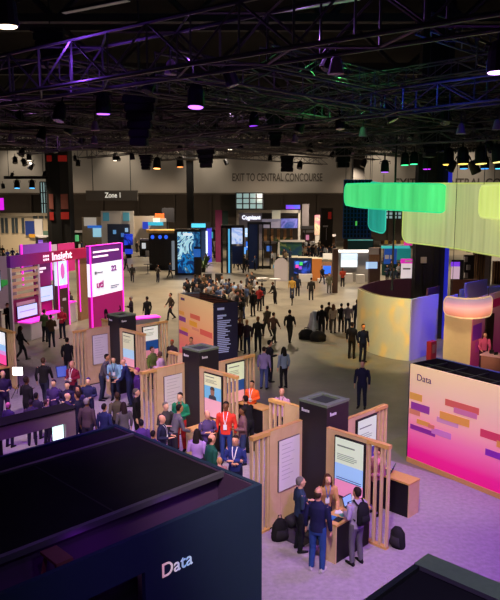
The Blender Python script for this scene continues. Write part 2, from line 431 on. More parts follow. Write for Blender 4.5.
# far left cluster
put(tower0, 'dark square kiosk tower farthest left, in front of the magenta booth', T3, 0, TG)
put(wing0, 'plywood partition of the left tower, behind the counter with three people', T3, 0, CG)
put(wing0, 'plywood partition right of the left tower with a white and navy screen', T3, 1, CG)
put(wing0, 'low seen plywood partition end left of the farthest left tower', T3, 2, CG)
put(wing0, 'plywood partition with a white board, left of the left tower, by the red vest', T3, 3, CG)
put(desk0, 'demo counter with three men around it at the left tower', T3, 0, DG)
board('white board left of the farthest left tower', T3, 3, .14, .84, .85, 2.05)
kscreen('portrait screen in cream and pale blue, behind the three men at a counter', T3, 0,
        [(0, .25, 'd79aa8'), (.25, .52, '9cc3da'), (.52, 1, 'bfc0a0')], [(.08, .7, .9, .02, '5c6450')]+TXT((.8, .76, .72), '808868'))
kscreen('portrait screen in white and navy right of the left tower', T3, 1,
        [(0, .25, 'd48a96'), (.25, .55, '16407c'), (.55, 1, 'd3d6c8')], [(.08, .7, .9, .02, '5c6450')]+TXT((.8, .76, .72), '808868'))
# cluster cut by the left edge of the photo
put(wing0, 'plywood partition with slatted end at the left edge of the photo', T4, 0, CG)
put(desk0, 'demo counter at the left edge of the photo, by the lit lamp panel', T4, 0, DG)
kscreen('portrait screen fading from white and blue to hot pink at the left edge', T4, 0,
        [(0, .3, 'f04a9a'), (.3, .42, 'c98ad0'), (.42, .62, '8fb4e8'), (.62, 1, 'dfe2ea')], [], None, e=.9)
# ------------------------------------------------------------ big dark booth at lower left
NB = G(262, 484, 2.9); NB.z = 0
H = 2.9
nb = thing('exhibit_booth', 'large dark navy open topped booth reading Data at lower left', 'booth', NB, R(-45))
# local x = u (towards the viewer's right), y = v; the front wall is x=0, the right wall is y=0
LV = 9.5; DU = 4.18
MB().span(-.08, 0, -LV, -3.23, 0, H).span(-.08, 0, -2.33, 0, 0, H).span(-.08, 0, -3.23, -2.33, 2.34, H).build('front_wall', navy, nb)
MB().span(-.35, -.30, -3.3, -2.25, 0, 2.4).build('doorway_shade', blackm, nb)  # black sheet added as the shade inside the doorway
MB().span(-DU, -.08, -.08, 0, 0, H).build('side_wall', navy, nb)
MB().span(-DU, -DU+.08, -LV, -.08, 0, H).build('rear_wall', navy, nb)
for x in (-.84, -3.46):
    MB().span(x-.04, x+.04, -LV, -.08, H-.09, H-.0).build('roof_beam', mat('beam_metal', (.17, .15, .20), .4, .6), nb)
MB().span(-3.42, -.88, -LV, -.08, H-.07, H-.04).build('roof_sheet', tarp, nb)
MB().span(-DU+.08, -3.5, -LV, -.08, H-.07, H-.04).build('roof_sheet', tarp, nb)
b = MB()
for y in (-2.2, -4.4, -6.6): b.span(-3.42, -.88, y-.012, y+.012, H-.04, H-.034)
b.build('seam', mat('seam_black', (.02, .018, .024), .8), nb)
MB().span(-1.02, -.96, -LV, -.08, 0, H-.1).build('inner_wall', mat('dark_plum_wall', srgb('4a3050'), .8), nb)
MB().span(-DU+.08, -.08, -.10, -.08, 0, H-.02).build('side_lining', MATS['dark_plum_wall'], nb)
MB().span(-.10, -.08, -LV, -3.3, 0, H-.02).span(-.10, -.08, -2.25, -.10, 0, H-.02).build('front_lining', MATS['dark_plum_wall'], nb)
dt = ramp_mat('print_blue_pink', 'X', 0, .62, [(0, srgb('e8a0b8')), (.35, srgb('ead7e0')), (.7, srgb('8fb8ee')), (1, srgb('d8e2f4'))], emit=.5)
text('lettering', 'Data', .30, dt, nb, (.006, -2.06, 2.13), (PI/2, 0, PI/2), .006)
# furniture seen through the open strip
lw_ = nb.matrix_basis @ V((-.50, -3.38, 0))
ld = thing('step_ladder', 'reddish brown step ladder inside the dark booth, seen through its open roof strip', 'ladder', lw_, R(45))
lm = mat('rust_ladder', srgb('7a4640'), .5, var=.2); LT = 2.78
for sx in (-.24, .24):
    for s_ in (-1, 1):
        MB().tube([(s_*.62, sx, 0), (s_*.05, sx*.75, LT)], [(.035, .018)]*2, 6).build('rail', lm, ld)
        MB().span(s_*.62-.04, s_*.62+.04, sx-.03, sx+.03, 0, .04).build('foot', white, ld)
for k in range(8):
    f = (k+1)/9; x = .62+(.05-.62)*f; MB().span(x-.05, x+.05, -.22, .22, LT*f-.015, LT*f+.015).build('step', lm, ld)
MB().span(-.62+.57*.9, -.62+.57*.9+.02, -.2, .2, LT*.55, LT*.62).build('cross_brace', lm, ld)
MB().span(-.12, .12, -.22, .22, LT, LT+.04).build('top_cap', lm, ld)
# ------------------------------------------------------------ booth top at lower right
B0 = G(428, 554, 2.9); B0.z = 0
rb = thing('exhibit_booth', 'black booth top with a grey edge in the lower right corner', 'booth', B0, R(-45))
MB().span(0, 5, -4.5, -4.4, 0, H).span(0, .08, -4.4, 0, 0, H).span(.08, 5, -.08, 0, 0, H).span(4.92, 5, -4.4, -.08, 0, H).build('walls', tower_m, rb)
MB().span(.08, 4.92, -4.4, -.30, H-.10, H-.06).build('roof_sheet', tarp, rb)
MB().span(0, 5, -.34, 0, H-.05, H+.01).build('top_ledge', grey_rim, rb)
# ------------------------------------------------------------ portal frame at left
P = G(75, 408, 2.4); P.z = 0
mauve = mat('mauve_laminate', srgb('8d7480'), .55, var=.05)
pf = thing('portal_frame', 'mauve portal frame with a black top at the left edge, beyond the dark booth', 'frame', P, R(-45))
MB().span(-.52, 0, -6, 0, 2.06, 2.37).build('lintel', mauve, pf)
MB().span(-.55, .02, -6, .02, 2.37, 2.41).build('top_cover', tarp, pf)
MB().span(-.52, 0, -.27, 0, 0, 2.06).build('post', mauve, pf)
MB().span(-.52, 0, -2.1, -1.87, 0, 2.06).build('post', blackm, pf)
sp = P-W*.43; sp = V((sp.x, sp.y, 1.68))-U*.1
t = thing('display_screen', 'bright blank screen hanging in the mauve portal frame', 'screen', sp, R(45))
MB().span(-.16, .16, 0, .04, -.02, .42).build('bezel', blackm, t)
MB().span(-.145, .145, -.006, 0, 0, .40).build('screen_picture', glow('cfeee8', 1.6), t)
# ------------------------------------------------------------ pink gradient wall at right
A = R(-55)
PW = V((4.55, 18.4, 0)); HP = 2.89
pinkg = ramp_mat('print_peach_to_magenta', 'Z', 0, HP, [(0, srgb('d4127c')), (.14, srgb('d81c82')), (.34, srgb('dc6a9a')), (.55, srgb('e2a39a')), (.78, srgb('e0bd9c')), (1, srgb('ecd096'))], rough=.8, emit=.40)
dw = thing('graphic_wall', 'large pink gradient wall reading Data with coloured bars at right', 'wall panel', PW, A)
LP = 5.6
MB().span(0, LP, 0, .06, .14, HP).build('printed_front', pinkg, dw)
MB().span(0, LP, -.03, .1, 0, .14).build('wooden_base', ply_edge, dw)
MB().span(-.03, 0, .0, 1.2, 0, HP).build('end_panel', blackm, dw)
MB().span(0, LP, 1.14, 1.2, 0, HP).build('rear_panel', blackm, dw)
MB().span(0, LP, .06, 1.14, HP-.5, HP-.45).build('inner_deck', blackm, dw)
bk = MB()
for i in range(8): bk.span(.35+i*.7, .39+i*.7, .06, 1.14, HP-.09, HP-.05)
bk.span(0, LP, .57, .61, HP-.10, HP-.06)
bk.build('inner_frame', dark_metal, dw)
MB().span(-.03, LP, 1.13, 1.21, HP, HP+.015).build('rear_rim', mat('blue_rim', srgb('3a4a8a'), .4), dw)
BARS = [(.02, .47, 1.88, 2.08, 'e8b04c'), (.08, .74, 1.59, 1.81, '9a3f9e'), (.03, .42, 1.45, 1.60, 'dd8a6a'), (.31, .78, 1.23, 1.36, 'e6a44c'), (.72, .94, 1.22, 1.33, 'dd7f6c'),
        (.08, .97, 1.01, 1.15, '8d2c94'), (.84, 1.5, 1.09, 1.26, 'cf7fc0'), (1.26, 2.33, 2.00, 2.18, 'dd6a58'), (1.55, 2.28, 1.87, 2.02, 'd67fa2'), (1.10, 2.06, 1.59, 1.80, 'eaa84c'),
        (1.0, 1.72, 1.47, 1.62, 'd697bc'), (2.40, 3.6, 1.46, 1.67, 'd8435f'), (2.89, 3.8, 1.33, 1.50, 'e8a24c'), (2.58, 3.7, 1.02, 1.19, '8a2aa8')]
for i, (x0, x1, z0, z1, c) in enumerate(BARS):
    MB().span(x0, x1, -.006-.002*(i % 5), 0, z0, z1).build('printed_bar', mat('bar_'+c, srgb(c), .8, emit=.12), dw)
text('lettering', 'Data', .27, mat('purple_print', srgb('5a2a6e'), .8), dw, (.25, -.008, 2.47), (PI/2, 0, 0), .004)
# ------------------------------------------------------------ orange gradient block in the middle
OA = R(-61); OW = V((-1.62, 28.9, 0)); OH = 3.02
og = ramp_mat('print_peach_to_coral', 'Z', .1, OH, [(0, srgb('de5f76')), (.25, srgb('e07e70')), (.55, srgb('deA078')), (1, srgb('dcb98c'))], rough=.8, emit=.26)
ob = thing('graphic_block', 'peach gradient block with a dark lettered side in the middle of the hall', 'wall panel', OW, OA)
OL, OD = 3.9, 1.2
MB().span(-OL, 0, 0, .06, 0, OH).build('printed_front', og, ob)
MB().span(-.02, .04, .0, OD, 0, OH).build('lettered_side', mat('deep_navy_print', srgb('1c1838'), .7), ob)
MB().span(-OL, -.02, OD-.06, OD, 0, OH).build('rear_panel', blackm, ob)
MB().span(-OL-.04, -OL, 0, OD, 0, OH).build('end_panel', mat('blue_grey_panel', srgb('53627c'), .7), ob)
MB().span(-OL, 0, .06, OD-.06, OH-.5, OH-.46).build('inner_deck', blackm, ob)
bk = MB()
for i in range(7): bk.span(-OL+.3+i*.55, -OL+.34+i*.55, .06, OD-.06, OH-.09, OH-.05)
bk.build('inner_frame', mat('rusty_frame', srgb('5a2a1e'), .6), ob)
for x0, x1, z0, z1, c in ((-3.85, -3.2, 2.02, 2.2, 'e8a24c'), (-3.85, -3.05, 1.7, 1.93, '8a3f9e'), (-2.5, -1.4, 2.02, 2.24, 'de6a58'), (-2.6, -1.72, 1.66, 1.9, 'eaa63c'), (-1.4, -.12, 1.42, 1.68, 'de5f58'),
                          (-3.6, -2.8, 1.24, 1.42, 'eaa63c'), (-3.85, -2.8, 1.06, 1.24, '9a3f9e'), (-2.3, -1.5, 1.5, 1.62, 'de8a78')):
    MB().span(x0, x1, -.008, 0, z0, z1).build('printed_bar', mat('bar_'+c, srgb(c), .8, emit=.12), ob)
bb = MB()
for i, (x0, x1) in enumerate(((0, .1), (.12, .22), (.24, .3), (.32, .44))): bb.span(-3.6+x0, -3.6+x1, -.008, 0, 2.74, 2.86)
bb.build('lettering', mat('purple_print', srgb('5a2a6e'), .8), ob)
bb = MB()
bb.span(.04, .05, .18, .52, 2.72, 2.82)
bb.span(.04, .05, .18, .62, 2.42, 2.50); bb.span(.04, .05, .18, .44, 2.32, 2.39)
z = 2.2
while z > .75:
    bb.span(.04, .05, .18, .18+random.uniform(.35, .70), z, z+.045); z -= .083
bb.build('lettering', mat('pale_blue_print', srgb('9fa6d8'), .7, emit=.15), ob)
# ------------------------------------------------------------ oval enclosure and the hanging curved fabrics
def spline(pts, n=8, closed=False):
    out = []; N = len(pts)
    rng = range(N) if closed else range(N-1)
    for i in rng:
        g = lambda j: V(pts[j % N]) if closed else V(pts[max(0, min(N-1, j))])
        p0, p1, p2, p3 = g(i-1), g(i), g(i+1), g(i+2)
        for k in range(n):
            t = k/n
            out.append(.5*((2*p1)+(p2-p0)*t+(2*p0-5*p1+4*p2-p3)*t*t+(3*p1-p0-3*p2+p3)*t**3))
    if not closed: out.append(V(pts[-1]))
    return out
OH2 = 2.95
oc = V((8.2, 34.2, 0))
oe = thing('curved_enclosure', 'pale oval walled enclosure around the massive column at right', 'enclosure', oc)
loc2 = lambda l: [(x-oc.x, y-oc.y) for x, y in l]
palem = mat('cream_fabric', srgb('d8d2b4'), .7, var=.04)
lil = mat('lilac_fabric', srgb('b9b4e0'), .7, var=.04)
plumm = mat('plum_fabric', srgb('6a4258'), .8)
front = spline(loc2([(5.72, 34.8), (5.80, 33.5), (6.22, 32.1), (6.87, 31.2), (7.52, 30.75)]), 6)
MB().sheet([(p.x, p.y) for p in front], 0, OH2, .08).build('front_wall', palem, oe, smooth=False)
side = spline(loc2([(7.52, 30.75), (8.3, 31.6), (9.3, 32.6)]), 4)
MB().sheet([(p.x, p.y) for p in side], 0, OH2, .08).build('side_wall', lil, oe)
back = spline(loc2([(9.3, 34.6), (10.6, 36.6), (10.55, 38.7), (9.4, 39.5), (7.4, 38.1), (6.2, 36.0), (5.72, 34.8)]), 5)
MB().sheet([(p.x, p.y) for p in back], 0, OH2, .08).build('rear_wall', plumm, oe)
inn = spline(loc2([(5.82, 34.8), (5.9, 33.5), (6.3, 32.15), (6.92, 31.3), (7.5, 30.9)]), 6)
MB().sheet([(p.x, p.y) for p in inn], OH2-.05, OH2+.012, .16).build('top_edge', mat('warm_edge', srgb('8a7058'), .6), oe)
# lilac side booth to the right of the enclosure
sb = thing('side_wall_panel', 'blue violet lit panel wall right of the oval enclosure', 'wall panel', V((9.6, 32.6, 0)))
MB().sheet([(0, -.6), (.75, .3)], 0, 2.9, .08).build('panel', lil, sb)
MB().sheet([(.95, .55), (2.4, 1.6), (4.6, 2.4)], 0, 3.1, .08).build('panel', lil, sb)
q0, q1 = D(473, 300, 33.5), D(487, 300, 35.5)
MB().sheet([(D(464, 300, 32.5).x-9.6, -.1), (D(486, 300, 34.3).x-9.6, 1.7)], 0, 3.5, .06).build('panel', lil, sb)
rs = thing('red_cabinet', 'red cabinet with a notice at the foot of the blue violet panel', 'cabinet', V((G(431, 362).x, G(431, 362).y, 0)), R(40))
MB().span(-.22, .22, -.12, .12, 0, 1.0).build('body', mat('red_paint', srgb('8d1f2a'), .5), rs)
MB().span(-.12, .12, -.135, -.12, .45, .85).build('notice', mat('brown_notice', srgb('8d6a52'), .6), rs)
# hanging bands : each fabric band is a hollow lit sleeve with rounded ends
def band(label, pts, zlo, zhi, hexc, e, rnd=.35, edge=None, alpha=.82, col2=None, grp=None):
    t = thing('hanging_fabric_band', label, 'hanging sign', (pts[0][0], pts[0][1], 0), 0, grp)
    x0, y0 = pts[0]
    sp = spline([(x-x0, y-y0) for x, y in pts], 10); n = len(sp)
    L = [0]
    for a, b in zip(sp, sp[1:]): L.append(L[-1]+(b-a).length)
    T = L[-1]
    # re-sample more finely at the two rounded ends
    ss = [rnd*(1-math.cos(PI/2*k/8)) for k in range(8)]+[rnd+(T-2*rnd)*k/30 for k in range(31)]+[T-rnd*(1-math.cos(PI/2*k/8)) for k in range(7, -1, -1)]
    def at(s):
        for i in range(n-1):
            if s <= L[i+1]+1e-9:
                f = (s-L[i])/max(1e-9, L[i+1]-L[i]); return sp[i].lerp(sp[i+1], f)
        return sp[-1]
    P2, lo, hi = [], [], []
    for s in ss:
        f = s/T; zl = zlo[0]+(zlo[1]-zlo[0])*f; zh = zhi[0]+(zhi[1]-zhi[0])*f
        d = min(s, T-s); c = 0 if d >= rnd else rnd-math.sqrt(max(0, rnd*rnd-(rnd-d)**2))
        P2.append(at(s)); lo.append(zl+c); hi.append(zh-c)
    key = 'band_'+hexc
    if key not in MATS:
        m = mat(key, srgb(hexc), .6, emit=e)
        nt = m.node_tree; b = nt.nodes['Principled BSDF']
        tcn = nt.nodes.new('ShaderNodeTexCoord'); mp = nt.nodes.new('ShaderNodeMapping'); mp.inputs['Scale'].default_value = (3.5, 3.5, .15)
        nz = nt.nodes.new('ShaderNodeTexNoise'); nz.inputs['Scale'].default_value = 1.0
        nt.links.new(tcn.outputs['Object'], mp.inputs[0]); nt.links.new(mp.outputs[0], nz.inputs['Vector'])
        mr = nt.nodes.new('ShaderNodeMapRange'); mr.inputs['From Min'].default_value = .3; mr.inputs['From Max'].default_value = .7
        mr.inputs['To Min'].default_value = e*.72; mr.inputs['To Max'].default_value = e*1.2
        nt.links.new(nz.outputs['Fac'], mr.inputs['Value']); nt.links.new(mr.outputs[0], b.inputs['Emission Strength'])
        b.inputs['Alpha'].default_value = alpha
    MB().sheet([(p.x, p.y) for p in P2], lo, hi, .05).build('fabric', MATS[key], t, smooth=False)
    em = glow(edge or hexc, e*1.15)
    b = MB()
    ring = [V((p.x, p.y, z)) for p, z in zip(P2, hi)]+[V((p.x, p.y, z)) for p, z in zip(P2[::-1], lo[::-1])]
    b.tube(ring+[ring[0]], .04, 6)
    b.build('edge_tube', em, t)
    for f in (.15, .85):
        p = at(T*f); MB().tube([(p.x, p.y, zhi[0]+(zhi[1]-zhi[0])*f), (p.x, p.y, 10.4)], .012, 5).build('hanging_wire', dark_metal, t)
    return t
def bp(x, Y, y=203): return (D(x, y, Y).x, Y)
HB = 'hanging lit fabric bands'
band('bright green curved fabric band hanging at right', [bp(344.5, 34), bp(360, 31.8), bp(385, 30.6), bp(415, 30.2), bp(447, 30.4)], (7.32, 6.95), (8.34, 8.24), '52de86', .80, .38, '2fd88a', .84, grp=HB)
band('wide pale yellow green fabric band hanging behind the green one', [bp(403.5, 33.5), bp(420, 32.4), bp(450, 30.0), bp(480, 27.2), bp(525, 24.0)], (5.46, 5.36), (8.36, 8.1), 'd6d89c', .50, .45, 'd6de7a', .76, grp=HB)
band('lime yellow curved fabric band cut by the right edge', [bp(479.5, 26.0), bp(490, 25.0), bp(505, 24.2), bp(525, 23.8)], (6.88, 6.80), (8.06, 8.02), 'e0ea8a', .68, .35, 'e6f28a', .85, grp=HB)
band('small teal fabric band hanging behind the green one', [bp(369, 36.5), bp(377, 36.0), bp(386, 35.6)], (6.0, 5.75), (8.55, 8.4), '2fb7a6', .5, .3, '36d0b8', .85, grp=HB)
# blue lattice screen hanging behind
ls = pxbox(343, 372, 180, 238, 38.0)
lt = thing('lattice_screen', 'dark blue lattice screen hanging left of the teal band', 'screen', ((ls[0]+ls[1])/2, 38.0, ls[2]))
lw, lh = ls[1]-ls[0], ls[3]-ls[2]
MB().span(-lw/2, lw/2, .05, .12, 0, lh).build('backing', mat('midnight_blue', srgb('0a1226'), .6), lt)
b = MB()
for i in range(9): x = -lw/2+lw*i/8; b.span(x-.025, x+.025, -.02, .05, 0, lh)
for i in range(15): z = lh*i/14; b.span(-lw/2, lw/2, -.02, .05, z-.025, z+.025)
b.build('lattice', mat('blue_lattice', srgb('1d4a9a'), .4, .3), lt)
MB().span(-.10, -.0, -.03, -.02, .7, .95).build('green_mark', glow('5fe060', .5), lt)
MB().tube([(-lw/2+.1, .05, lh), (-lw/2+.1, .05, 11-ls[2])], .015, 5).tube([(lw/2-.1, .05, lh), (lw/2-.1, .05, 11-ls[2])], .015, 5).build('hanging_wire', dark_metal, lt)
# hanging microphone pole / cable pole at x=395
hp = D(395, 250, 31.0)
pt = thing('hanging_pole', 'thin black pole hanging through the green band', 'pole', (hp.x, 31.4, 0))
MB().tube([(0, 0, 3.6), (0, 0, 10.9)], .05, 8).build('pole', dark_metal, pt)
MB().rings([(0, 0, 3.3, .09, .09), (0, 0, 3.6, .05, .05)], 10).build('weight', dark_metal, pt)
# curved lit counter hood and graphic walls of the booth at right
gx = [bp(444, 28.5, 310), bp(456, 27.9, 310), bp(469, 27.6, 310), bp(482, 27.9, 310), bp(491.5, 28.6, 310)]
band('small curved pink lit fabric hood over the booth at right', gx, (2.62, 2.55), (3.42, 3.42), 'f0b0a4', .42, .28, 'f0c89a', .78, grp=HB)
hood = [o for o in bpy.data.objects if o.get('label', '').startswith('small curved pink')][0]
hm = ramp_mat('hood_print', 'Z', 2.55, 3.42, [(0, srgb('c8805a')), (.25, srgb('eaa08a')), (.5, srgb('ffc4bc')), (.75, srgb('d0a0b0')), (1, srgb('a89ab0'))], emit=.6)
hm.node_tree.nodes['Principled BSDF'].inputs['Alpha'].default_value = .8
[c for c in hood.children if c.name.startswith('fabric')][0].data.materials[0] = hm
yw = thing('graphic_wall', 'pale yellow fabric wall under the small pink hood', 'wall panel', (*bp(443.5, 29.2, 340), 0))
p0 = bp(443.5, 29.2, 340); p1 = bp(471, 28.8, 340)
MB().sheet([(0, 0), (p1[0]-p0[0], p1[1]-p0[1])], 0, 2.9, .06).build('fabric_wall', mat('straw_fabric', srgb('d8c496'), .8, var=.06), yw)
p2 = bp(471.5, 29.0, 340); p3 = bp(508, 33.0, 340)
mw = thing('graphic_wall', 'pink graphic wall with red and purple bars at the right edge', 'wall panel', (*p2, 0))
dx, dy = p3[0]-p2[0], p3[1]-p2[1]; ml = math.hypot(dx, dy); mw.rotation_euler.z = math.atan2(dy, dx)
MB().span(0, ml, 0, .08, 0, 3.2).build('fabric_wall', ramp_mat('print_rose', 'Z', 0, 3.2, [(0, srgb('b02a7c')), (.5, srgb('cf5f8a')), (1, srgb('e0a09a'))], emit=.10), mw)
for x0, x1, z0, z1, c in ((.1, 1.2, 1.3, 2.0, '8a2aa8'), (1.1, 2.2, 2.3, 2.8, 'd8435f'), (2.2, 3.6, 2.5, 2.9, 'c41f5a'), (.5, 1.7, .7, 1.2, 'c23a9a')):
    MB().span(x0, x1, -.012, 0, z0, z1).build('printed_bar', mat('bar_'+c, srgb(c), .8, emit=.12), mw)
MB().span(1.55, 2.6, -.09, -.02, 0, 2.25).build('brown_door', brown, mw)
ctp = G(484, 360, .95)
cc = thing('demo_counter', 'long pink lit counter with samples at the right edge behind the pink wall', 'counter', (ctp.x+1.6, ctp.y+.3, 0), R(-40))
MB().span(-1.5, 1.6, -.35, .35, 0, .92).build('body', mat('rose_brown', srgb('8a5a50'), .6), cc)
MB().span(-1.55, 1.65, -.40, .40, .92, .96).build('counter_top', mat('pink_top', srgb('c99aa4'), .4), cc)
for i, (x, y, hx) in enumerate(((-1.2, .1, '2a2630'), (-.9, -.15, 'd0c0c0'), (-.6, .12, '2a2630'), (-.3, -.1, 'b8a0b0'), (0, .15, '33303a'), (.4, -.12, 'cbb8b0'))):
    q = thing('sample_device', 'small device among the samples on the pink counter at the right edge', 'device', cc.matrix_basis @ V((x, y, .96)), R(20*i), 'samples on the pink counter')
    MB().span(-.1, .1, -.07, .07, 0, .02).build('base', fab(hx), q)
    MB().span(-.1, .1, .05, .07, .02, .14).build('screen', blackm, q)
# ------------------------------------------------------------ magenta booth at left
BO = V((-12.9, 35.6, 0)); BR = math.atan2(.95, .33)       # local x runs along the header, y to its left (away from the aisle)
neon = glow('f02cc8', 1.25)
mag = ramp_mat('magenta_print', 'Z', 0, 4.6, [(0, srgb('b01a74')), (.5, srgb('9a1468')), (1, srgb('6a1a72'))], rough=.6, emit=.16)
ib = thing('exhibit_booth', 'magenta and purple booth with a named header beam and pink neon edges at left', 'booth', BO, BR)
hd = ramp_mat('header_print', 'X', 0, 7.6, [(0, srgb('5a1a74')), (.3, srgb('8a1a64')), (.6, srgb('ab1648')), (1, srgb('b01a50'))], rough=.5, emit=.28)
MB().span(-.1, 7.6, -.12, .12, 3.95, 4.58).build('header_beam', hd, ib)
lw2 = glow('f4dcea', 1.1)
text('lettering', 'Insight', .62, lw2, ib, (3.55, -.13, 4.08), (PI/2, 0, 0), .01, sx=1.25, bold=.012)
b = MB()
for i in range(3):
    for j in range(2): b.span(2.75+.2*i, 2.86+.2*i, -.14, -.12, 4.10+.2*j, 4.22+.2*j)
b.build('emblem', lw2, ib)
for x in (-.05, 2.35): MB().span(x-.06, x+.06, -.1, .1, 0, 3.95).build('post', white, ib)
b = MB()
for i in range(5): b.span(.02, 2.28, -.05, .05, 2.25+.36*i, 2.42+.36*i)
b.build('wooden_slats', ply, ib)
MB().span(0, 2.3, -.02, .1, .95, 2.15).build('display_panel', mat('dark_magenta', srgb('7a1250'), .6, emit=.08), ib)
b = MB(); b.span(.35, 1.95, -.04, -.02, 1.80, 2.0); b.build('title_plate', mat('pale_pink_print', srgb('c99ab4'), .6, emit=.15), ib)
MB().span(2.45, 4.0, .3, .4, 1.0, 3.9).build('magenta_wall', mag, ib)
b = MB(); b.span(2.5, 3.5, .28, .3, 3.55, 3.68); b.span(2.5, 3.2, .28, .3, 3.38, 3.48); b.build('wall_print', lw2, ib)
MB().span(4.08, 5.0, -.15, .15, 0, 2.5).build('totem_base', brown, ib)
MB().span(4.08, 5.0, -.12, .12, 2.5, 3.95).build('totem_light_box', glow('bfe0f2', .95), ib)

fl_ = MB()
for k in range(6):
    a = PI*k/6
    fl_.ball((4.54, -.14, 3.35+.05*math.sin(a)), (.05+.16*abs(math.cos(a)), .01, .5-.07*k), 8, 5)
fl_.build('pink_emblem', glow('d65fb8', .7), ib)
MB().span(4.2, 4.9, -.17, -.15, 2.32, 2.5).build('pink_plate', neon, ib)
MB().span(4.4, 4.75, -.17, -.15, 1.55, 1.7).build('white_plate', labelw, ib)
for x, z0, z1 in ((4.03, 0, 3.95), (5.05, 0, 2.5), (6.25, .6, 3.9), (5.05, 2.5, 3.95)):
    MB().span(x-.025, x+.025, -.19, -.14, z0, z1).build('neon_strip', neon, ib)
MB().span(6.4, 7.6, -.05, .15, 0, 3.95).build('wood_column', wood, ib)
MB().span(5.1, 6.2, .9, 1.0, 0, 3.3).build('grey_wall', mat('lilac_wall', srgb('b8a6b8'), .7), ib)
# rear purple signboards
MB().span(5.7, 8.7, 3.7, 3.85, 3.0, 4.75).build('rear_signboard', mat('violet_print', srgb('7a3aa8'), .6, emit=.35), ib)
b = MB(); b.span(6.1, 8.0, 3.67, 3.7, 3.7, 3.95); b.build('wall_print', mat('lilac_letters', srgb('b9a0d8'), .6, emit=.3), ib)
for x in (5.7, 8.7): MB().span(x-.05, x+.05, 3.62, 3.7, 2.2, 4.8).build('neon_strip', neon, ib)
MB().span(8.8, 9.5, 3.7, 3.8, 2.6, 4.6).build('rear_signboard', mat('pale_violet_print', srgb('a89ab0'), .6, emit=.2), ib)
MB().span(9.6, 11.6, 3.7, 3.85, 2.6, 4.6).build('rear_signboard', mat('rose_print', srgb('a8246a'), .6, emit=.3), ib)
# tall front panel
fp = thing('tall_sign_panel', 'tall panel with a white logo screen, purple head and magenta foot, beside the aisle', 'sign', V((-8.72, 36.3, 0)), BR)
MB().span(0, 3.35, 0, .25, 0, 2.25).build('magenta_foot', mat('hot_magenta_print', srgb('b01878'), .6, emit=.22), fp)
MB().span(0, 3.35, 0, .25, 2.25, 4.08).build('white_screen', glow('e4e8f6', .85), fp)
MB().span(0, 3.35, 0, .25, 4.08, 5.05).build('purple_head', mat('purple_head_print', srgb('6a2a8a'), .6, emit=.3), fp)
for x, z0 in ((-.03, 0), (3.38, .4)): MB().span(x-.03, x+.03, -.05, .03, z0, 5.06).build('neon_strip', neon, fp)
MB().span(-.05, 3.4, -.03, .25, 5.05, 5.08).build('top_edge', neon, fp)
b = MB(); b.span(.25, 3.0, -.02, 0, 4.66, 4.76); b.span(.25, 1.8, -.02, 0, 4.40, 4.50); b.build('headline', lw2, fp)
b = MB(); b.span(.6, 1.2, -.02, 0, 3.52, 3.58)
b.span(.35, .55, -.02, 0, 3.46, 3.64)
b.span(2.0, 2.9, -.02, 0, 2.62, 2.67); b.span(2.0, 2.7, -.02, 0, 2.52, 2.56)
b.build('small_logo', mat('grey_logo', srgb('8a93a8'), .6), fp)
pk = mat('magenta_logo', srgb('c0309a'), .6, emit=.2)
text('logo', 'uti', .55, pk, fp, (.5, -.01, 2.70), (PI/2, 0, 0), .01, sx=1.3, bold=.02)
text('logo', '22', .42, mat('violet_logo', srgb('a05ab8'), .6, emit=.15), fp, (2.1, -.01, 3.52), (PI/2, 0, 0), .01, sx=1.4, bold=.02)
def bpt(x, y, z=0):      # booth local point to world
    return V((BO.x+x*math.cos(BR)-y*math.sin(BR), BO.y+x*math.sin(BR)+y*math.cos(BR), z))
display('screen on the slatted stand of the magenta booth', bpt(1.15, -.09, 1.12), BR, 1.7, .66, [(0, 1, 'a8bce8')], [(.1, .9, .5, .05, '7a5ac0')], e=1.0, group='screens in the magenta booth')
display('screen on the magenta wall between slats and totem', bpt(3.25, .2, 1.7), BR, 1.35, .85, [(0, 1, 'b4c8ea')], [(.1, .8, .3, .05, '8a9ad0')], e=1.0, group='screens in the magenta booth')
display('screen in the pale side of the magenta booth at the left edge', V((-15.6, 39.5, 2.2)), R(10), 1.3, 1.2, [(0, 1, 'b4c0e4')], [], e=.9, group='screens in the magenta booth')
def pod(label, loc, rz, w, d, h, lip=True, col=white):
    t = thing('booth_counter', label, 'counter', loc, rz, 'counters of the magenta booth')
    MB().span(-w/2, w/2, -d/2, d/2, 0, h).build('body', col, t, bevel=.03)
    MB().span(-w/2-.04, w/2+.04, -d/2-.04, d/2+.04, h, h+.05).build('counter_top', neon if lip else white, t)
    return t
pod('white counter with a pink lit top under the slatted stand', bpt(1.2, -.62), BR, 2.0, .8, .95)
pod('white counter with a pink top under the magenta wall', bpt(3.3, -.1), BR, 1.25, .6, 1.0)
pod('round white counter at the pale left side of the magenta booth', (-15.4, 38.8, 0), 0, 1.6, .7, 1.1, False)
pod('white counter inside the magenta booth beyond the totem', bpt(5.7, .4), BR, .9, .6, 1.25)
cp_ = G(136, 318, 1.0)
pod('grey counter glowing pink behind the farthest left kiosk tower', (cp_.x, cp_.y, 0), R(30), 2.6, .7, .98, True, mat('pale_grey', srgb('a8a4ac'), .5))
gw = thing('display_wall', 'pale wall with a green swoosh at the far left edge', 'wall panel', V((-15.9, 40.2, 0)), R(10))
MB().span(-1.6, 1.6, 0, .12, 0, 4.2).build('panel', mat('pale_mauve', srgb('b8a8b0'), .7), gw)
b = MB(); b.tube([(-.8, -.03, 1.9), (-.1, -.03, 2.1), (.5, -.03, 2.5), (1.4, -.03, 2.7)], [(.02, .06), (.02, .26), (.02, .30), (.02, .05)], 8); b.build('green_swoosh', mat('green_print', srgb('3aa84a'), .6, emit=.3), gw)
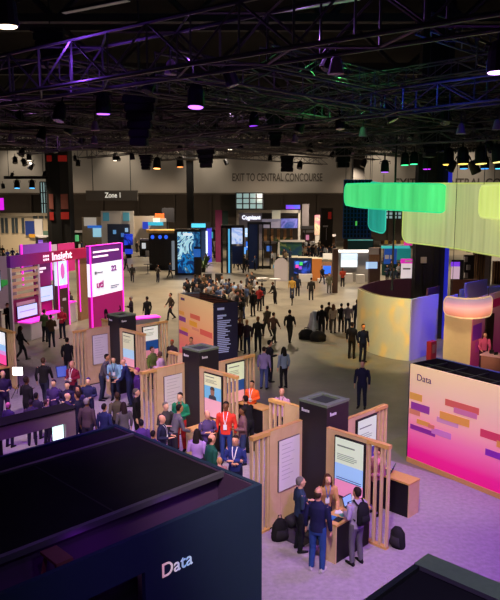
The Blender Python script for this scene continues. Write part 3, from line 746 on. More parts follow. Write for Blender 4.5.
# ------------------------------------------------------------ booths in the middle distance and beyond
def far(label, px0, px1, ybase, name='exhibit_booth', cat='booth', group=None):
    Y = G((px0+px1)/2, ybase).y
    x = D((px0+px1)/2, ybase, Y).x
    t = thing(name, label, cat, (x, Y, 0), 0, group); t['_Y'] = Y
    return t
def fp_(t, name, px0, px1, py0, py1, m, dy=0.0, th=.2, ground=False, lab=None):
    """one flat-fronted part: pixel frame measured at the thing's own distance, standing dy behind its front"""
    Y = t['_Y']+dy
    x0, x1, z0, z1 = pxbox(px0, px1, py0, py1, Y)
    if ground or z0 < 0: z0 = 0.0
    o = t.location
    return MB().span(x0-o.x, x1-o.x, dy, dy+th, z0, z1).build(name, m, t, label=lab)
def swirl_mat(name, cols, scale, e, dist=2.0):
    return ramp_mat(name, 'Z', 0, 8, [(i/(len(cols)-1), srgb(c)) for i, c in enumerate(cols)], rough=.4, emit=e, noise=(scale, 2.2, dist))
blk = mat('booth_black', (.02, .02, .026), .5)
# dark cube booth with round timber top
t = far('dark cube booth with a round timber roof and blue dots', 149, 176, 270)
fp_(t, 'walls', 149.5, 176, 234, 270, blk, 0, 2.9, True)
p = pxbox(148, 183, 229, 234, t['_Y'])
b = MB(); b.rings([(0, 1.6, p[2]+.1, 1.95, 1.9), (0, 1.6, p[3]-.15, 2.0, 1.95)], 24); b.build('round_roof', mat('timber_roof', srgb('b08a50'), .6, emit=.08, var=.2), t)
for x in (152.5, 160, 166):
    q = pxbox(x-1.8, x+1.8, 235, 239, t['_Y']); b = MB(); b.ball(((q[0]+q[1])/2-t.location.x, -.02, (q[2]+q[3])/2), ((q[1]-q[0])/2, .03, (q[3]-q[2])/2), 12, 6); b.build('blue_lamp', glow('2a5ae0', 1.2), t)
b = MB()
for k in range(6): xx = -1.3+.5*k; b.span(xx, xx+.06, -.03, 0, 0, 3.0)
b.build('wall_ribs', dark_metal, t)
# blue led tower
t = far('tall LED tower booth with a bright blue swirling picture', 175, 200, 275)
fp_(t, 'frame', 175, 201, 229, 275, blk, .05, .25, True)
fp_(t, 'led_picture', 178, 193.5, 232, 273, swirl_mat('blue_swirl', ['0a2a5a', '1a7ac0', '082048', 'b8ecff', '0a2450', '2a90d0', 'd0f4ff'], .34, 1.0, 3.5), 0, .05)
fp_(t, 'led_picture', 193.5, 200, 232, 247, swirl_mat('blue_swirl_b', ['0a2a5a', '12407a', '3a98d8', '0a2450'], 1.2, .5), 0, .05)
fp_(t, 'side_screen', 193.5, 200.5, 249, 257, glow('2a6ac8', .6), -.04, .05)
q = pxbox(182, 192, 233, 236, t['_Y'])
fp_(t, 'sign_plate', 183.5, 192, 233.2, 235.6, glow('e6f2fa', .9), -.05, .05)
t = far('blue lit booth behind the LED tower', 190, 212, 262)
fp_(t, 'header', 190.5, 210.5, 222, 228.5, blk, 0, .3)
fp_(t, 'lit_sign', 191.5, 205.5, 223.5, 227.5, glow('4ac0ea', 1.0), -.06, .06)
fp_(t, 'side_post', 207, 211.5, 228, 262, glow('3a3ac8', .8), 0, .3, True)
fp_(t, 'wall', 200, 207, 228, 262, mat('night_blue', srgb('14305a'), .5, emit=.15), .3, .2, True)
fp_(t, 'white_lights', 206, 207.5, 231, 258, glow('d0e8ff', 1.0), -.06, .05, True)
t = far('slim grey totem between the dark cube and LED tower', 171, 175, 271, 'totem_sign', 'sign')
fp_(t, 'panel', 172, 174.5, 241, 271, glow('8a98a8', .45), 0, .2, True); fp_(t, 'foot', 171.3, 175.2, 270, 271.5, blk, -.1, .4, True)
# open frame towers with screens
t = far('black open frame tower with hanging blue white screens, left of two', 221, 244, 273)
for x in (221, 226.5, 230, 242.5): fp_(t, 'post', x, x+1.6, 226, 273, blk, 0, .3, True)
fp_(t, 'top_beam', 221, 244, 225, 228, blk, 0, .4)
fp_(t, 'light_column', 227.8, 230.4, 229, 272, glow('5ab8ea', .9), .1, .15, True)
fp_(t, 'screen', 231.5, 242.6, 227.5, 244, swirl_mat('white_blue_screen', ['5a78c8', 'c8d8f4', '8aa4e0', 'e4ecfa'], .5, 1.0), .4, .1)
fp_(t, 'rear_panel', 232, 243, 246, 264, mat('dusk_blue', srgb('16244c'), .6, emit=.1), .9, .1)
t = far('black open frame tower with dark blue panel, right of two', 248, 271, 269)
for x in (247.5, 257.5, 262, 269.5): fp_(t, 'post', x, x+1.5, 222, 269, blk, 0, .3, True)
fp_(t, 'top_beam', 247.5, 271, 222, 224.5, blk, 0, .4)
fp_(t, 'mesh_panel', 249, 258, 222.5, 267, mat('dark_blue_mesh', srgb('1c2c54'), .5, var=.4, vscale=20, emit=.12), .2, .1, True)
fp_(t, 'bottom_beam', 258, 271, 266, 268.5, blk, 0, .4)
for lab, x0, x1, y0, y1, c in (('small blue screen at the left between the two open frame towers', 239.5, 246, 247, 254, '5a9ae8'), ('blue screen right between the open frame towers', 246, 252, 241.5, 250, '2a6ae0'), ('pale screen beside the right open frame tower', 245, 248.5, 228, 237, 'a0c4f0')):
    Y = 78; q = pxbox(x0, x1, y0, y1, Y)
    s = display(lab, ((q[0]+q[1])/2, Y, q[2]), 0, q[1]-q[0], q[3]-q[2], [(0, 1, c)], [(.1, .7, .3, .12, 'dce8fa')], e=.9, group='screens at the open frame towers')
    MB().tube([(0, .1, 0), (0, .1, -q[2])], .06, 6).build('stand', blk, s)
# white framed booth with lettered header
t = far('large white framed booth with a glowing name header, centre background', 237, 301, 250)
fp_(t, 'header', 237, 300, 210, 213, white, 0, .4); fp_(t, 'left_frame', 236.5, 239, 210, 250, white, 0, .4, True)
fp_(t, 'right_frame', 298, 300.5, 210, 242, white, 0, .4, True)
fp_(t, 'grey_wall', 239, 262, 213, 246, mat('lavender_grey', srgb('8d8798'), .7, emit=.05), .6, .2, True)
fp_(t, 'lower_band', 262, 298, 219, 228, mat('pale_band', srgb('a9a4c0'), .6, emit=.25), .2, .2)
fp_(t, 'violet_screen', 281, 298, 218.5, 228, swirl_mat('violet_blue', ['3a3a9a', '7a7ad0', '2a4a98', '9a90d8'], .35, .5), .1, .1)
fp_(t, 'cream_panel', 272, 280.5, 210.5, 219, mat('cream_light', srgb('cfccba'), .6, emit=.3), -.05, .2)
fp_(t, 'dark_opening', 262, 272, 213, 218.5, blk, .1, .2); fp_(t, 'dark_opening', 281, 298, 213, 216, blk, .1, .2)
for k in range(5): fp_(t, 'wooden_shelf', 264+6.5*k, 267+6.5*k, 229, 241, wood, .8, .3)
Y = t['_Y']; q = pxbox(242, 260.5, 215.5, 220, Y-.1)
tx = text('lettering', 'Cognizant', (q[3]-q[2])*1.25, glow('eef2ff', 1.6), t, (q[0]-t.location.x, .55, q[2]+.1), FACE(0), .02, bold=.02)
fit_width(tx, q[1]-q[0])
# second white outline frame
t = far('low white outlined booth with a planted photo wall, centre background', 278, 336, 262)
fp_(t, 'top_frame', 278, 305, 240, 242, white, 0, .3); fp_(t, 'left_frame', 278, 279.7, 240, 256, white, 0, .3)
fp_(t, 'photo_wall', 280, 302, 242, 255.5, swirl_mat('leafy_photo', ['16324a', '2a4a30', '8a8a5a', '1a2a3a'], .6, .25), .2, .1)
for k in range(6): fp_(t, 'bottom_frame', 278+10*k, 288+10*k, 255.3+.6*k, 257+.6*k, mat('warm_white_edge', srgb('d8cdb0'), .5, emit=.4), 0, .3)
fp_(t, 'sign_box', 323, 334, 253.5, 259, mat('pale_sign', srgb('c8c4be'), .5, emit=.35), -.1, .4)
t = far('violet lit screen hung high above the white framed booth', 286, 301, 250, 'hanging_screen', 'screen')
fp_(t, 'picture', 286, 300, 205, 209, swirl_mat('violet_strip', ['2a3ae0', '8a3ae8', '4a5af0'], .3, 1.0), 0, .1)
fp_(t, 'bezel', 285.5, 300.5, 204.5, 209.5, blk, .1, .2); fp_(t, 'mast', 292.5, 293.5, 209, 250, blk, .3, .2, True)
t = far('tall dark banner with a red corner in the centre background', 319, 334, 256, 'tall_banner', 'banner')
fp_(t, 'panel', 320.5, 333, 208, 256, mat('dark_banner', srgb('2b2826'), .6), 0, .3, True); fp_(t, 'red_corner', 328, 331.5, 212, 219, redm, -.05, .05)
fp_(t, 'print_line', 323, 328, 225.5, 227, labelw, -.05, .05); fp_(t, 'mast', 326, 326.6, 228, 240, labelw, -.05, .05)
t = far('white and pink poster stand left of the tall dark banner', 314, 321, 250, 'poster_stand', 'poster')
fp_(t, 'poster', 314.5, 320, 215, 235, swirl_mat('pink_poster', ['c8a0a8', 'd8c8a0', 'b86a88', 'dcd0c8'], .5, .2), 0, .1); fp_(t, 'mount', 315, 319.5, 235, 250, white, .05, .1, True)
t = far('pale grey curtain column in the centre background', 302, 310, 250, 'fabric_column', 'column')
fp_(t, 'fabric', 302, 309, 204, 228, mat('grey_drape', srgb('77727a'), .8, var=.2, vscale=.8), 0, .6); fp_(t, 'base', 301, 314, 226, 229, blk, -.1, .5); fp_(t, 'mast', 305, 306, 229, 250, blk, .2, .3, True)
t = far('maroon tall banner behind the left open frame tower', 215, 228, 262, 'tall_banner', 'banner')
fp_(t, 'panel', 215.5, 222, 210, 242, mat('maroon_print', srgb('6e2148'), .6, emit=.1), 0, .3, True); fp_(t, 'teal_panel', 222, 228, 211, 226, mat('dark_teal', srgb('12302e'), .6), .1, .2)
# white arch & blue screens in the centre right
t = far('white arched panel standing in the centre of the hall', 274, 288, 281, 'arched_panel', 'panel')
q = pxbox(274, 288, 258, 281, t['_Y']); w = (q[1]-q[0])/2
poly = [(-w, 0)]+[(-w*math.cos(PI*k/14), (q[3]-w)+w*math.sin(PI*k/14)) for k in range(15)]+[(w, 0)]
bmb = MB(); f0 = [bmb.bm.verts.new((x, 0, z)) for x, z in poly]; f1 = [bmb.bm.verts.new((x, .15, z)) for x, z in poly]; bmb._f(f0); bmb._f(f1[::-1])
for i in range(len(poly)): j = (i+1) % len(poly); bmb._f([f0[i], f1[i], f1[j], f0[j]])
bmb.build('panel', mat('arch_white', srgb('b5adb5'), .6), t)
t = far('booth with a blue picture wall and orange side, centre right', 289, 334, 281)
fp_(t, 'blue_wall', 289, 312, 258, 276, mat('booth_navy', srgb('142238'), .6, emit=.08), .2, .2, True)
fp_(t, 'blue_picture', 294, 310.5, 261, 273.5, swirl_mat('blue_wave', ['0a1a48', '2a4ac0', '8aa8e8', '14246a', '3a2a90'], .7, .6), .1, .1)
fp_(t, 'orange_panel', 312, 322, 259, 275, mat('amber_print', srgb('a8642c'), .6, emit=.25), .2, .2, True)
fp_(t, 'rear_wall', 322, 334, 262, 281, wood, .4, .2, True); fp_(t, 'blue_screen', 323, 331, 266, 274, glow('2a62d8', .9), .2, .2)
fp_(t, 'white_counter', 299, 312.5, 274.5, 292, white, -.6, .8, True); fp_(t, 'white_counter', 318, 327, 279, 293, white, -.6, .8, True)
q = pxbox(294, 298.5, 261.5, 270, t['_Y'])
for dx, dz, c in ((.1, .2, 'd040a0'), (.35, .45, '40c060'), (.3, .05, '8040d0'), (.1, .5, '3080e0')):
    MB().span(q[0]+dx*1.5-t.location.x, q[0]+dx*1.5+.3-t.location.x, .04, .1, q[2]+dz, q[2]+dz+.3).build('coloured_mark', glow(c, .8), t)
t = far('brown square pillar stand beside the blue picture booth', 332, 340, 293, 'brown_pillar', 'pillar')
fp_(t, 'pillar', 332.5, 338.5, 249, 293, brown, 0, .7, True)
t = far('white booth with a big blank white screen, right of the brown pillar', 338, 372, 282.5)
fp_(t, 'rear_wall', 338, 372, 250, 288, mat('greige_wall', srgb('8a8580'), .7), .6, .2, True); fp_(t, 'header_light', 338, 370, 250, 252.5, glow('e8ecf0', 1.0), .2, .3)
fp_(t, 'white_screen', 341, 357.5, 253.5, 267, glow('cfe0ee', 1.1), .45, .1); fp_(t, 'white_counter', 344.5, 353, 274, 289, white, -.8, .8, True)
fp_(t, 'white_counter', 356.5, 365, 275, 290, white, -.9, .8, True); fp_(t, 'small_screen', 366, 375, 262, 269, glow('9fc0e8', 1.0), -.3, .1)
t = far('wood and taupe sign pillar with a white head, left of the oval enclosure', 368, 381, 289, 'sign_pillar', 'pillar')
fp_(t, 'pillar', 369, 381, 248, 289, brown, 0, .7, True); fp_(t, 'white_head', 369, 379, 248, 254.5, white, -.06, .06); fp_(t, 'wood_band', 369, 379.5, 254.5, 261.5, wood, -.06, .06)
fp_(t, 'screen', 368.3, 377.5, 262, 268.5, glow('9fc0e8', .9), -.12, .1)
t = far('teal and blue banner booth behind the thin hanging pole', 382, 412, 276)
fp_(t, 'teal_rail', 381.6, 410, 246, 248.5, glow('3fb8b8', .7), -.1, .3); fp_(t, 'blue_banner', 384, 397, 248, 264, mat('royal_print', srgb('2050b0'), .6, emit=.35), 0, .1)
fp_(t, 'teal_banner', 397, 411, 248, 260, mat('teal_print', srgb('1f8f94'), .6, emit=.35), 0, .1); fp_(t, 'rear_wall', 382, 412, 262, 278, mat('deep_teal', srgb('1f4a44'), .7), .6, .2, True)
fp_(t, 'white_mark', 385, 389, 255, 259, labelw, -.06, .05); fp_(t, 'white_mark', 390, 394, 255, 259, labelw, -.06, .05)
t = far('dark green banner booth below the blue lattice screen', 346, 374, 272)
fp_(t, 'green_banner', 348, 373, 240, 251, mat('bottle_green', srgb('163a38'), .6, emit=.12), 0, .2); fp_(t, 'white_line', 348, 373, 239.6, 240.6, glow('5fb0a8', .5), -.05, .1)
fp_(t, 'rear_wall', 343, 374, 236, 272, brown, .5, .2, True); fp_(t, 'mast', 348.6, 349.4, 251, 272, blk, .1, .1, True); fp_(t, 'mast', 371.6, 372.4, 251, 272, blk, .1, .1, True)
t = far('row of amber lights and boxes above the teal banner booth', 380, 412, 262, 'light_rail', 'lights')
for k in range(8): fp_(t, 'amber_box', 381+4*k, 384+4*k, 240.5, 244, mat('amber_box', srgb('b08a3c'), .6, emit=.25) if k % 2 else brown, 0, .3)
fp_(t, 'rail', 380, 413, 244, 245.5, white, 0, .4); fp_(t, 'mast', 383, 384, 245, 262, blk, .1, .2, True); fp_(t, 'mast', 409, 410, 245, 262, blk, .1, .2, True)
fp_(t, 'magenta_sign', 404, 412, 241.5, 245.5, glow('c8309a', .6), -.06, .06)
t = far('white totem with a magenta head left of the massive column', 400.5, 414.5, 296, 'totem_sign', 'sign')
fp_(t, 'magenta_head', 401, 414.5, 259, 263.5, glow('c025a8', .8), 0, .2); fp_(t, 'white_body', 401, 414.5, 263.5, 284, glow('cfc8d4', .6), 0, .2, True)
fp_(t, 'head_print', 405, 412, 260.3, 262, labelw, -.03, .03); fp_(t, 'body_print', 403, 410.5, 268, 269.5, mat('grey_print', srgb('6a6a72'), .6), -.03, .03)
# beyond the massive column at the right
t = far('dark stand with a violet and white screen right of the massive column', 450, 464, 296, 'totem_sign', 'sign')
fp_(t, 'frame', 450.5, 464, 260, 296, blk, .05, .2, True); fp_(t, 'violet_head', 451, 460, 262, 266.5, glow('7a3ae0', .9), 0, .06); fp_(t, 'white_body', 451, 460, 266.5, 279, glow('d8b8d0', .6), 0, .06)
t = far('timber slatted booth under the pale band at the right', 468, 500, 288)
for k in range(7): fp_(t, 'timber_slat', 474+2.4*k, 475.4+2.4*k, 250, 288, wood, 0, .2, True)
fp_(t, 'rear_wall', 472, 492, 251, 288, mat('taupe_wall', srgb('6e5e54'), .7), .4, .2, True); fp_(t, 'white_column', 484.5, 491.5, 252, 280, mat('warm_white_wall', srgb('a89c94'), .6), -.1, .3, True)
fp_(t, 'dark_top', 468, 505, 249.5, 252.5, blk, -.1, .5)
t = far('brown timber walled booth at the right edge behind the pink booth', 492, 510, 284)
fp_(t, 'wall', 492.5, 512, 261, 284, brown, 0, .3, True)
for k in range(6): fp_(t, 'timber_slat', 494+2.6*k, 495+2.6*k, 261, 284, wood, -.1, .1, True)
t = far('dark shelf unit with pale devices right of the massive column', 462, 476, 290, 'shelf_unit', 'shelf')
fp_(t, 'frame', 463, 475, 255, 292, mat('shelf_dark', srgb('2c2628'), .6), .2, .3, True)
for k in range(4): fp_(t, 'pale_box', 464.5+2.5*(k % 2), 468+2.5*(k % 2), 257+8*k, 262+8*k, mat('pale_grey_box', srgb('9a9498'), .5), 0, .2)
t = far('brown low wall right of the massive column', 452, 490, 296, 'low_wall', 'wall panel')
fp_(t, 'panel', 451, 478, 279.5, 297, mat('maroon_brown', srgb('5a342c'), .7), 0, .3, True)
# round tables, white tables in the centre
def rtable(label, px, py, r=.45, h=1.05, col=None, grp='standing tables in the aisle'):
    p = G(px, py); t = thing('standing_table', label, 'table', p, 0, grp)
    MB().rings([(0, 0, h-.04, r, r), (0, 0, h, r, r)], 20).build('table_top', col or blk, t)
    MB().rings([(0, 0, 0, .28, .28), (0, 0, .03, .26, .26), (0, 0, .05, .04, .04), (0, 0, h-.04, .04, .04)], 14).build('pedestal', blk, t)
rtable('black standing table alone in front of the dark cube booth', 148, 274)
rtable('white round table by the white arch, first from the left', 262, 288, .5, .9, white)
rtable('white round table by the white arch, nearest the aisle', 275, 289, .5, .9, white)
# left background
t = far('cream exhibition booth with hanging blue banner at far left', 0, 52, 250)
fp_(t, 'rear_wall', 0, 52, 216, 250, mat('cream_lit', srgb('b8a78c'), .7, emit=.12), .5, .3, True); fp_(t, 'top_edge', -6, 51, 213, 216, mat('pale_edge', srgb('a89e90'), .6), .1, .6)
for x in (1.5, 5.5, 12, 15.5, 22): fp_(t, 'dark_window', x, x+1.7, 218, 233, mat('slate', srgb('3a4650'), .5), .3, .2)
for x in (33, 39, 45): fp_(t, 'dark_window', x, x+4, 214.5, 218.5, mat('slate', srgb('3a4650'), .5), .3, .2)
fp_(t, 'blue_banner', 25.5, 34, 221, 235, mat('navy_banner', srgb('1c3276'), .6, emit=.25), .1, .2); fp_(t, 'yellow_strip', 29, 35, 234, 237.5, mat('yellow_print', srgb('c08a2a'), .6, emit=.2), .05, .1)
fp_(t, 'bright_wall', 35, 42, 219, 236, mat('white_lit_wall', srgb('c0b8b0'), .6, emit=.3), .2, .2)
fp_(t, 'teal_cabinet', 43.5, 52, 231, 243, mat('sage_cabinet', srgb('5c7a70'), .6), -.2, .5, True)
t = far('magenta hanging screen at the far left edge', 0, 4, 262, 'hanging_screen', 'screen')
fp_(t, 'picture', -8, 3.2, 198, 210, glow('c81fd0', 1.3), 0, .1); fp_(t, 'bezel', -8.5, 3.7, 197.5, 210.5, blk, .1, .2); fp_(t, 'mast', -3, -2, 210, 262, blk, .3, .2, True)
t = far('dark hanging fascia board on the far left wall', 5, 41, 240, 'fascia_board', 'sign')
fp_(t, 'board', 4, 41, 200, 206.5, mat('umber', srgb('2d241e'), .8), 0, .3); fp_(t, 'mast', 10, 10.7, 206, 240, blk, .1, .2, True); fp_(t, 'mast', 36, 36.7, 206, 240, blk, .1, .2, True)
t = far('white walled booth with blue square logos right of the left column', 102, 134, 252)
fp_(t, 'white_wall', 102, 121, 211, 252, mat('warm_white', srgb('a8a098'), .6, emit=.12), 0, .3, True); fp_(t, 'white_wall', 121, 133.5, 211, 240, mat('warm_white', srgb('a8a098'), .6, emit=.12), .2, .3, True)
for x in (103, 123): fp_(t, 'blue_logo', x, x+6, 212.5, 221, mat('sky_print', srgb('4a90a8'), .6, emit=.2), -.05, .3)
fp_(t, 'navy_wall', 108, 129.5, 224, 250, mat('navy_wall', srgb('1c2740'), .6, emit=.06), -.3, .2, True)
for x, y, c in ((113, 230, '5a90c8'), (121, 233, '3a6ab8'), (125, 228, '8ab0d8')): fp_(t, 'screen', x, x+3, y, y+4, glow(c, .6), -.36, .05)
t = far('tan booth with a bright lamp and a white wall, left of the logo booth', 80, 103, 252)
fp_(t, 'rear_wall', 83, 102, 217, 252, mat('tan_wall', srgb('8f7f68'), .7, emit=.06), .3, .2, True); fp_(t, 'white_patch', 84, 96, 217.5, 226, mat('lit_white', srgb('c8c0b4'), .6, emit=.4), .2, .1)
fp_(t, 'blue_header', 87.5, 102, 225.5, 228, glow('2a6ac8', .7), 0, .2); fp_(t, 'screen', 93, 101, 228, 237, glow('8fc4d8', .8), .1, .1)
t = far('blue lit display with deep blue screens beyond the logo booth', 124, 136, 258, 'display_stand', 'display')
fp_(t, 'screen', 124, 132.5, 234, 245, swirl_mat('ultra_blue', ['0a1460', '2a4ae8', '14208a'], .8, .9), 0, .2); fp_(t, 'stand', 126, 131, 245, 258, blk, .05, .3, True)
fp_(t, 'screen', 125, 132.5, 249, 254, glow('2a4ae0', .7), -.1, .1)
t = far('pale booth with an orange lantern and teal sign above it', 132, 168, 252)
fp_(t, 'rear_wall', 132, 168, 216, 252, mat('linen_wall', srgb('9f9280'), .7, emit=.07), .4, .2, True); fp_(t, 'orange_lantern', 155, 164, 213.5, 218.5, glow('d8602a', .7), 0, .4)
fp_(t, 'white_sign', 153, 160, 218, 222, glow('d8d0c8', .6), -.1, .3); fp_(t, 'white_sign', 160, 166, 218.5, 222, glow('a09890', .5), -.1, .3)
fp_(t, 'teal_blue_sign', 143, 163, 222, 225.5, glow('2a9ac0', .7), -.2, .3); fp_(t, 'blue_ball', 142.5, 148, 222, 229, glow('2038b0', .6), -.3, .5); fp_(t, 'dark_box', 162, 174, 208, 222, blk, .2, .5, False)
fp_(t, 'mast', 167, 168, 222, 252, blk, .3, .2, True)
t = far('bare white booth wall under the spot lit back wall, centre', 218, 238, 246)
fp_(t, 'wall', 205, 216, 226, 246, mat('dim_linen', srgb('6a6258'), .8), 0, .3, True)
# the dark hanging Zone 1 banner
Y = 96.0; q = pxbox(86, 137.5, 190.5, 200.5, Y)
t = thing('hanging_sign', 'dark grey hanging banner reading Zone 1', 'sign', ((q[0]+q[1])/2, Y, 0)); hw = (q[1]-q[0])/2
MB().span(-hw, hw, 0, .4, q[2], q[3]).build('board', mat('zone_grey', srgb('514b44'), .7), t)
tx = text('lettering', 'Zone 1', (q[3]-q[2])*.72, glow('d8d4c8', .7), t, (-2.0+.0, -.03, q[2]+.42), FACE(0), .02, bold=.02)
r_ = pxbox(105, 120.5, 192, 199, Y); tx.location.x = r_[0]-t.location.x; fit_width(tx, r_[1]-r_[0])
MB().tube([(-hw+1, .2, q[3]), (-hw+1, .2, 19)], .05, 5).tube([(hw-1, .2, q[3]), (hw-1, .2, 19)], .05, 5).build('hanging_cable', dark_metal, t)
# potted plants
def plant(label, px, py, h, r):
    p = G(px, py); t = thing('potted_plant', label, 'plant', p, 0, 'potted plants among the booths')
    MB().rings([(0, 0, 0, .2, .2), (0, 0, .45, .28, .28)], 12).build('pot', blk, t)
    b = MB(); rnd = random.Random(int(px))
    for i in range(26):
        a = rnd.uniform(0, 2*PI); e = rnd.uniform(.25, 1.3); l = h*rnd.uniform(.5, 1.0)
        d = V((math.cos(a)*math.cos(e)*r/h*2, math.sin(a)*math.cos(e)*r/h*2, math.sin(e)))
        p0 = V((0, 0, .4)); p1 = p0+d*l*.55; p2 = p0+d*l-V((0, 0, .18*l))
        b.tube([p0, p1, p2], [(.02, .02), (.11, .02), (.015, .01)], 5)
    b.build('foliage', leafm, t)
plant('green potted plant at the foot of the blue LED tower', 203.5, 272, 2.3, 1.0)
plant('tall green plant behind the LED tower, right of it', 215, 258, 4.6, 1.4)
plant('green plant behind the frame of the LED tower booth', 197, 249, 3.8, 1.3)
plant('leafy green plant behind the two open frame towers', 282, 252, 3.2, 1.6)
for n_ in range(2):
    p = G((221, 232)[n_]-13, 283); t = thing('speaker_box', 'small black box speaker beyond the crowd, %s of two' % ('left', 'right')[n_], 'speaker', p, 0)
    MB().span(-.35, .35, -.3, .3, 0, .9).build('cabinet', blk, t, bevel=.03); MB().span(-.3, .3, -.32, -.3, .1, .8).build('grille', dark_metal, t)

# more of the busy background : low stands with screens between the towers and the back wall
def stand_booth(label, x0, x1, yt, yb, c, sc):
    t = far(label, x0, x1, yb)
    w = x1-x0
    fp_(t, 'rear_wall', x0, x1, yt, yb, fab(c), .4, .2, True)
    fp_(t, 'header', x0, x1, yt-1.6, yt+.6, labelw, 0, .4)
    fp_(t, 'screen', x0+w*.2, x0+w*.55, yt+3, yt+3+(yb-yt)*.35, glow(sc, .75), .25, .1)
    fp_(t, 'counter', x0+w*.55, x1-w*.08, yb-(yb-yt)*.32, yb, white, -.8, .6, True)
    fp_(t, 'post', x0, x0+.9, yt, yb, blk, -.4, .3, True); fp_(t, 'post', x1-.9, x1, yt, yb, blk, -.4, .3, True)
for a in (('small grey stand with a teal screen beside the maroon banner', 208, 217, 229, 247, '5a5650', '4ab0b8'), ('small tan stand with a blue screen left of the leafy photo wall', 264, 277, 243, 258, '7a6a54', '4a78d0'),
          ('small brown stand with an amber screen below the dark banner', 322, 336, 236, 250, '5a4638', 'c89048'), ('low pale stand with a violet screen left of the red marked column', 36, 48, 237, 252, '8a8074', '8a60d0'),
          ('low dark stand with a green screen right of the red marked column', 72, 84, 232, 250, '4a4640', '58b070'), ('small pale stand with a sky blue screen right of the logo booth', 134, 147, 232, 250, '8c8478', '6ab0e0'),
          ('low stand with a pink screen behind the poster stand', 303, 314, 232, 246, '6a5e58', 'd080a0'), ('dim stand with a white screen between the dark cube and the logo booth', 140, 150, 240, 256, '4c463e', 'd8dce0')):
    stand_booth(*a)
rtable('black standing table in the gap between crowd and white arch', 256, 300, .4)
rtable('black standing table at the right end of the crowd, with people round it', 262, 293, .4)
# ------------------------------------------------------------ overhead trusses
TGRP = 'overhead box trusses'
def truss(label, p0, p1, s=.9, h=None, bay=1.3, r=.035, m=None, group=TGRP):
    p0, p1 = V(p0), V(p1); d = p1-p0; L = d.length; h = h or s
    t = thing('lighting_truss', label, 'truss', p0, math.atan2(d.y, d.x), group)
    m = m or steel
    b = MB()
    for y in (-s/2, s/2):
        for z in (0, h): b.tube([(0, y, z), (L, y, z)], r, 6)
    b.build('chords', m, t)
    b = MB(); n = max(2, int(L/bay)); bl_ = L/n; q = r*.62
    for i in range(n):
        x0, x1 = i*bl_, (i+1)*bl_
        if i % 2: x0, x1 = x1, x0
        for y in (-s/2, s/2):
            b.tube([(x0, y, 0), (x1, y, h)], q, 4, cap=False)
            b.tube([(i*bl_, y, 0), (i*bl_, y, h)], q, 4, cap=False)
        for z in (0, h): b.tube([(x0, -s/2, z), (x1, s/2, z)], q, 4, cap=False)
    b.build('bracing', m, t)
    return t
black_steel = mat('black_truss', (.05, .045, .05), .45, .5)
# big nearest truss rising to the right
Z0 = 10.35
a = V((-11.5, 23.1, Z0)); e = V((8.5, 8.2, Z0))
truss('largest overhead truss, nearest the camera, rising across to the upper right', a, e, 1.0, 1.05, 1.25, .05)
n_ = 0
for (pa, pb, z, s) in [
    (K(-30, 8), K(14, 8), 10.35, .8), (K(-34, 14.5), K(14, 14.5), 10.6, .8), (K(-36, 23.2), K(12, 23.2), 10.9, .8), (K(-42, 27), K(14, 27), 11.3, .9), (K(-48, 36), K(16, 36), 12.0, .9),
    (K(-16, -4), K(-16, 30), 10.5, .6), (K(-8, -2), K(-8, 34), 10.7, .6), (K(-4.5, -1), K(-4.5, 36), 10.55, .6), (K(1.5, 4), K(1.5, 34), 10.7, .6), (K(7, 6), K(7, 34), 10.45, .6), (K(-22, 2), K(-22, 34), 10.8, .6), (K(-29, 6), K(-29, 36), 10.8, .6)]:
    pa.z = pb.z = z
    truss('slim overhead lattice truss crossing the dark grid under the roof', pa, pb, s, s*.9, 1.2, .035)
for (pa, pb, z, s) in [(K(-26, 11), K(16, 11), 11.9, .5), (K(-34, 17.5), K(16, 17.5), 12.3, .5), (K(-40, 24.8), K(16, 24.8), 12.7, .6), (K(-46, 31), K(18, 31), 13.0, .6), (K(-13, 2), K(-13, 38), 12.0, .5), (K(-5.8, 4), K(-5.8, 38), 11.7, .5), (K(-1.5, 6), K(-1.5, 40), 12.2, .5), (K(4.5, 8), K(4.5, 40), 11.8, .5), (K(10, 10), K(10, 40), 12.1, .5), (K(-25.5, 4), K(-25.5, 40), 12.3, .5)]:
    pa.z = pb.z = z
    truss('slim upper lattice truss high in the dark grid under the roof', pa, pb, s, s, .9, .03, group='upper slim trusses')
for Y, z in ((33, 10.9), (39, 12.4), (46, 11.4), (52, 13.4), (58, 12.2), (64, 14.6), (70, 12.9), (84, 13.9), (98, 15.0)):
    truss('far straight overhead truss running across the hall before the back wall', (-50, Y, z), (56, Y, z), 1.0, .9, 1.8, .06, black_steel)
# green / blue tinted ring truss over the fabric bands
for i, (pa, pb) in enumerate((((3.5, 31, 9.9), (14, 24.5, 9.9)), ((4.5, 36.5, 9.9), (16.5, 29.5, 9.9)), ((5.2, 30.2, 10.1), (9, 38, 10.1)), ((10, 27, 10.1), (14.5, 34.5, 10.1)))):
    truss('short truss of the frame carrying the green and yellow fabric bands', pa, pb, .5, .45, .7, .03)
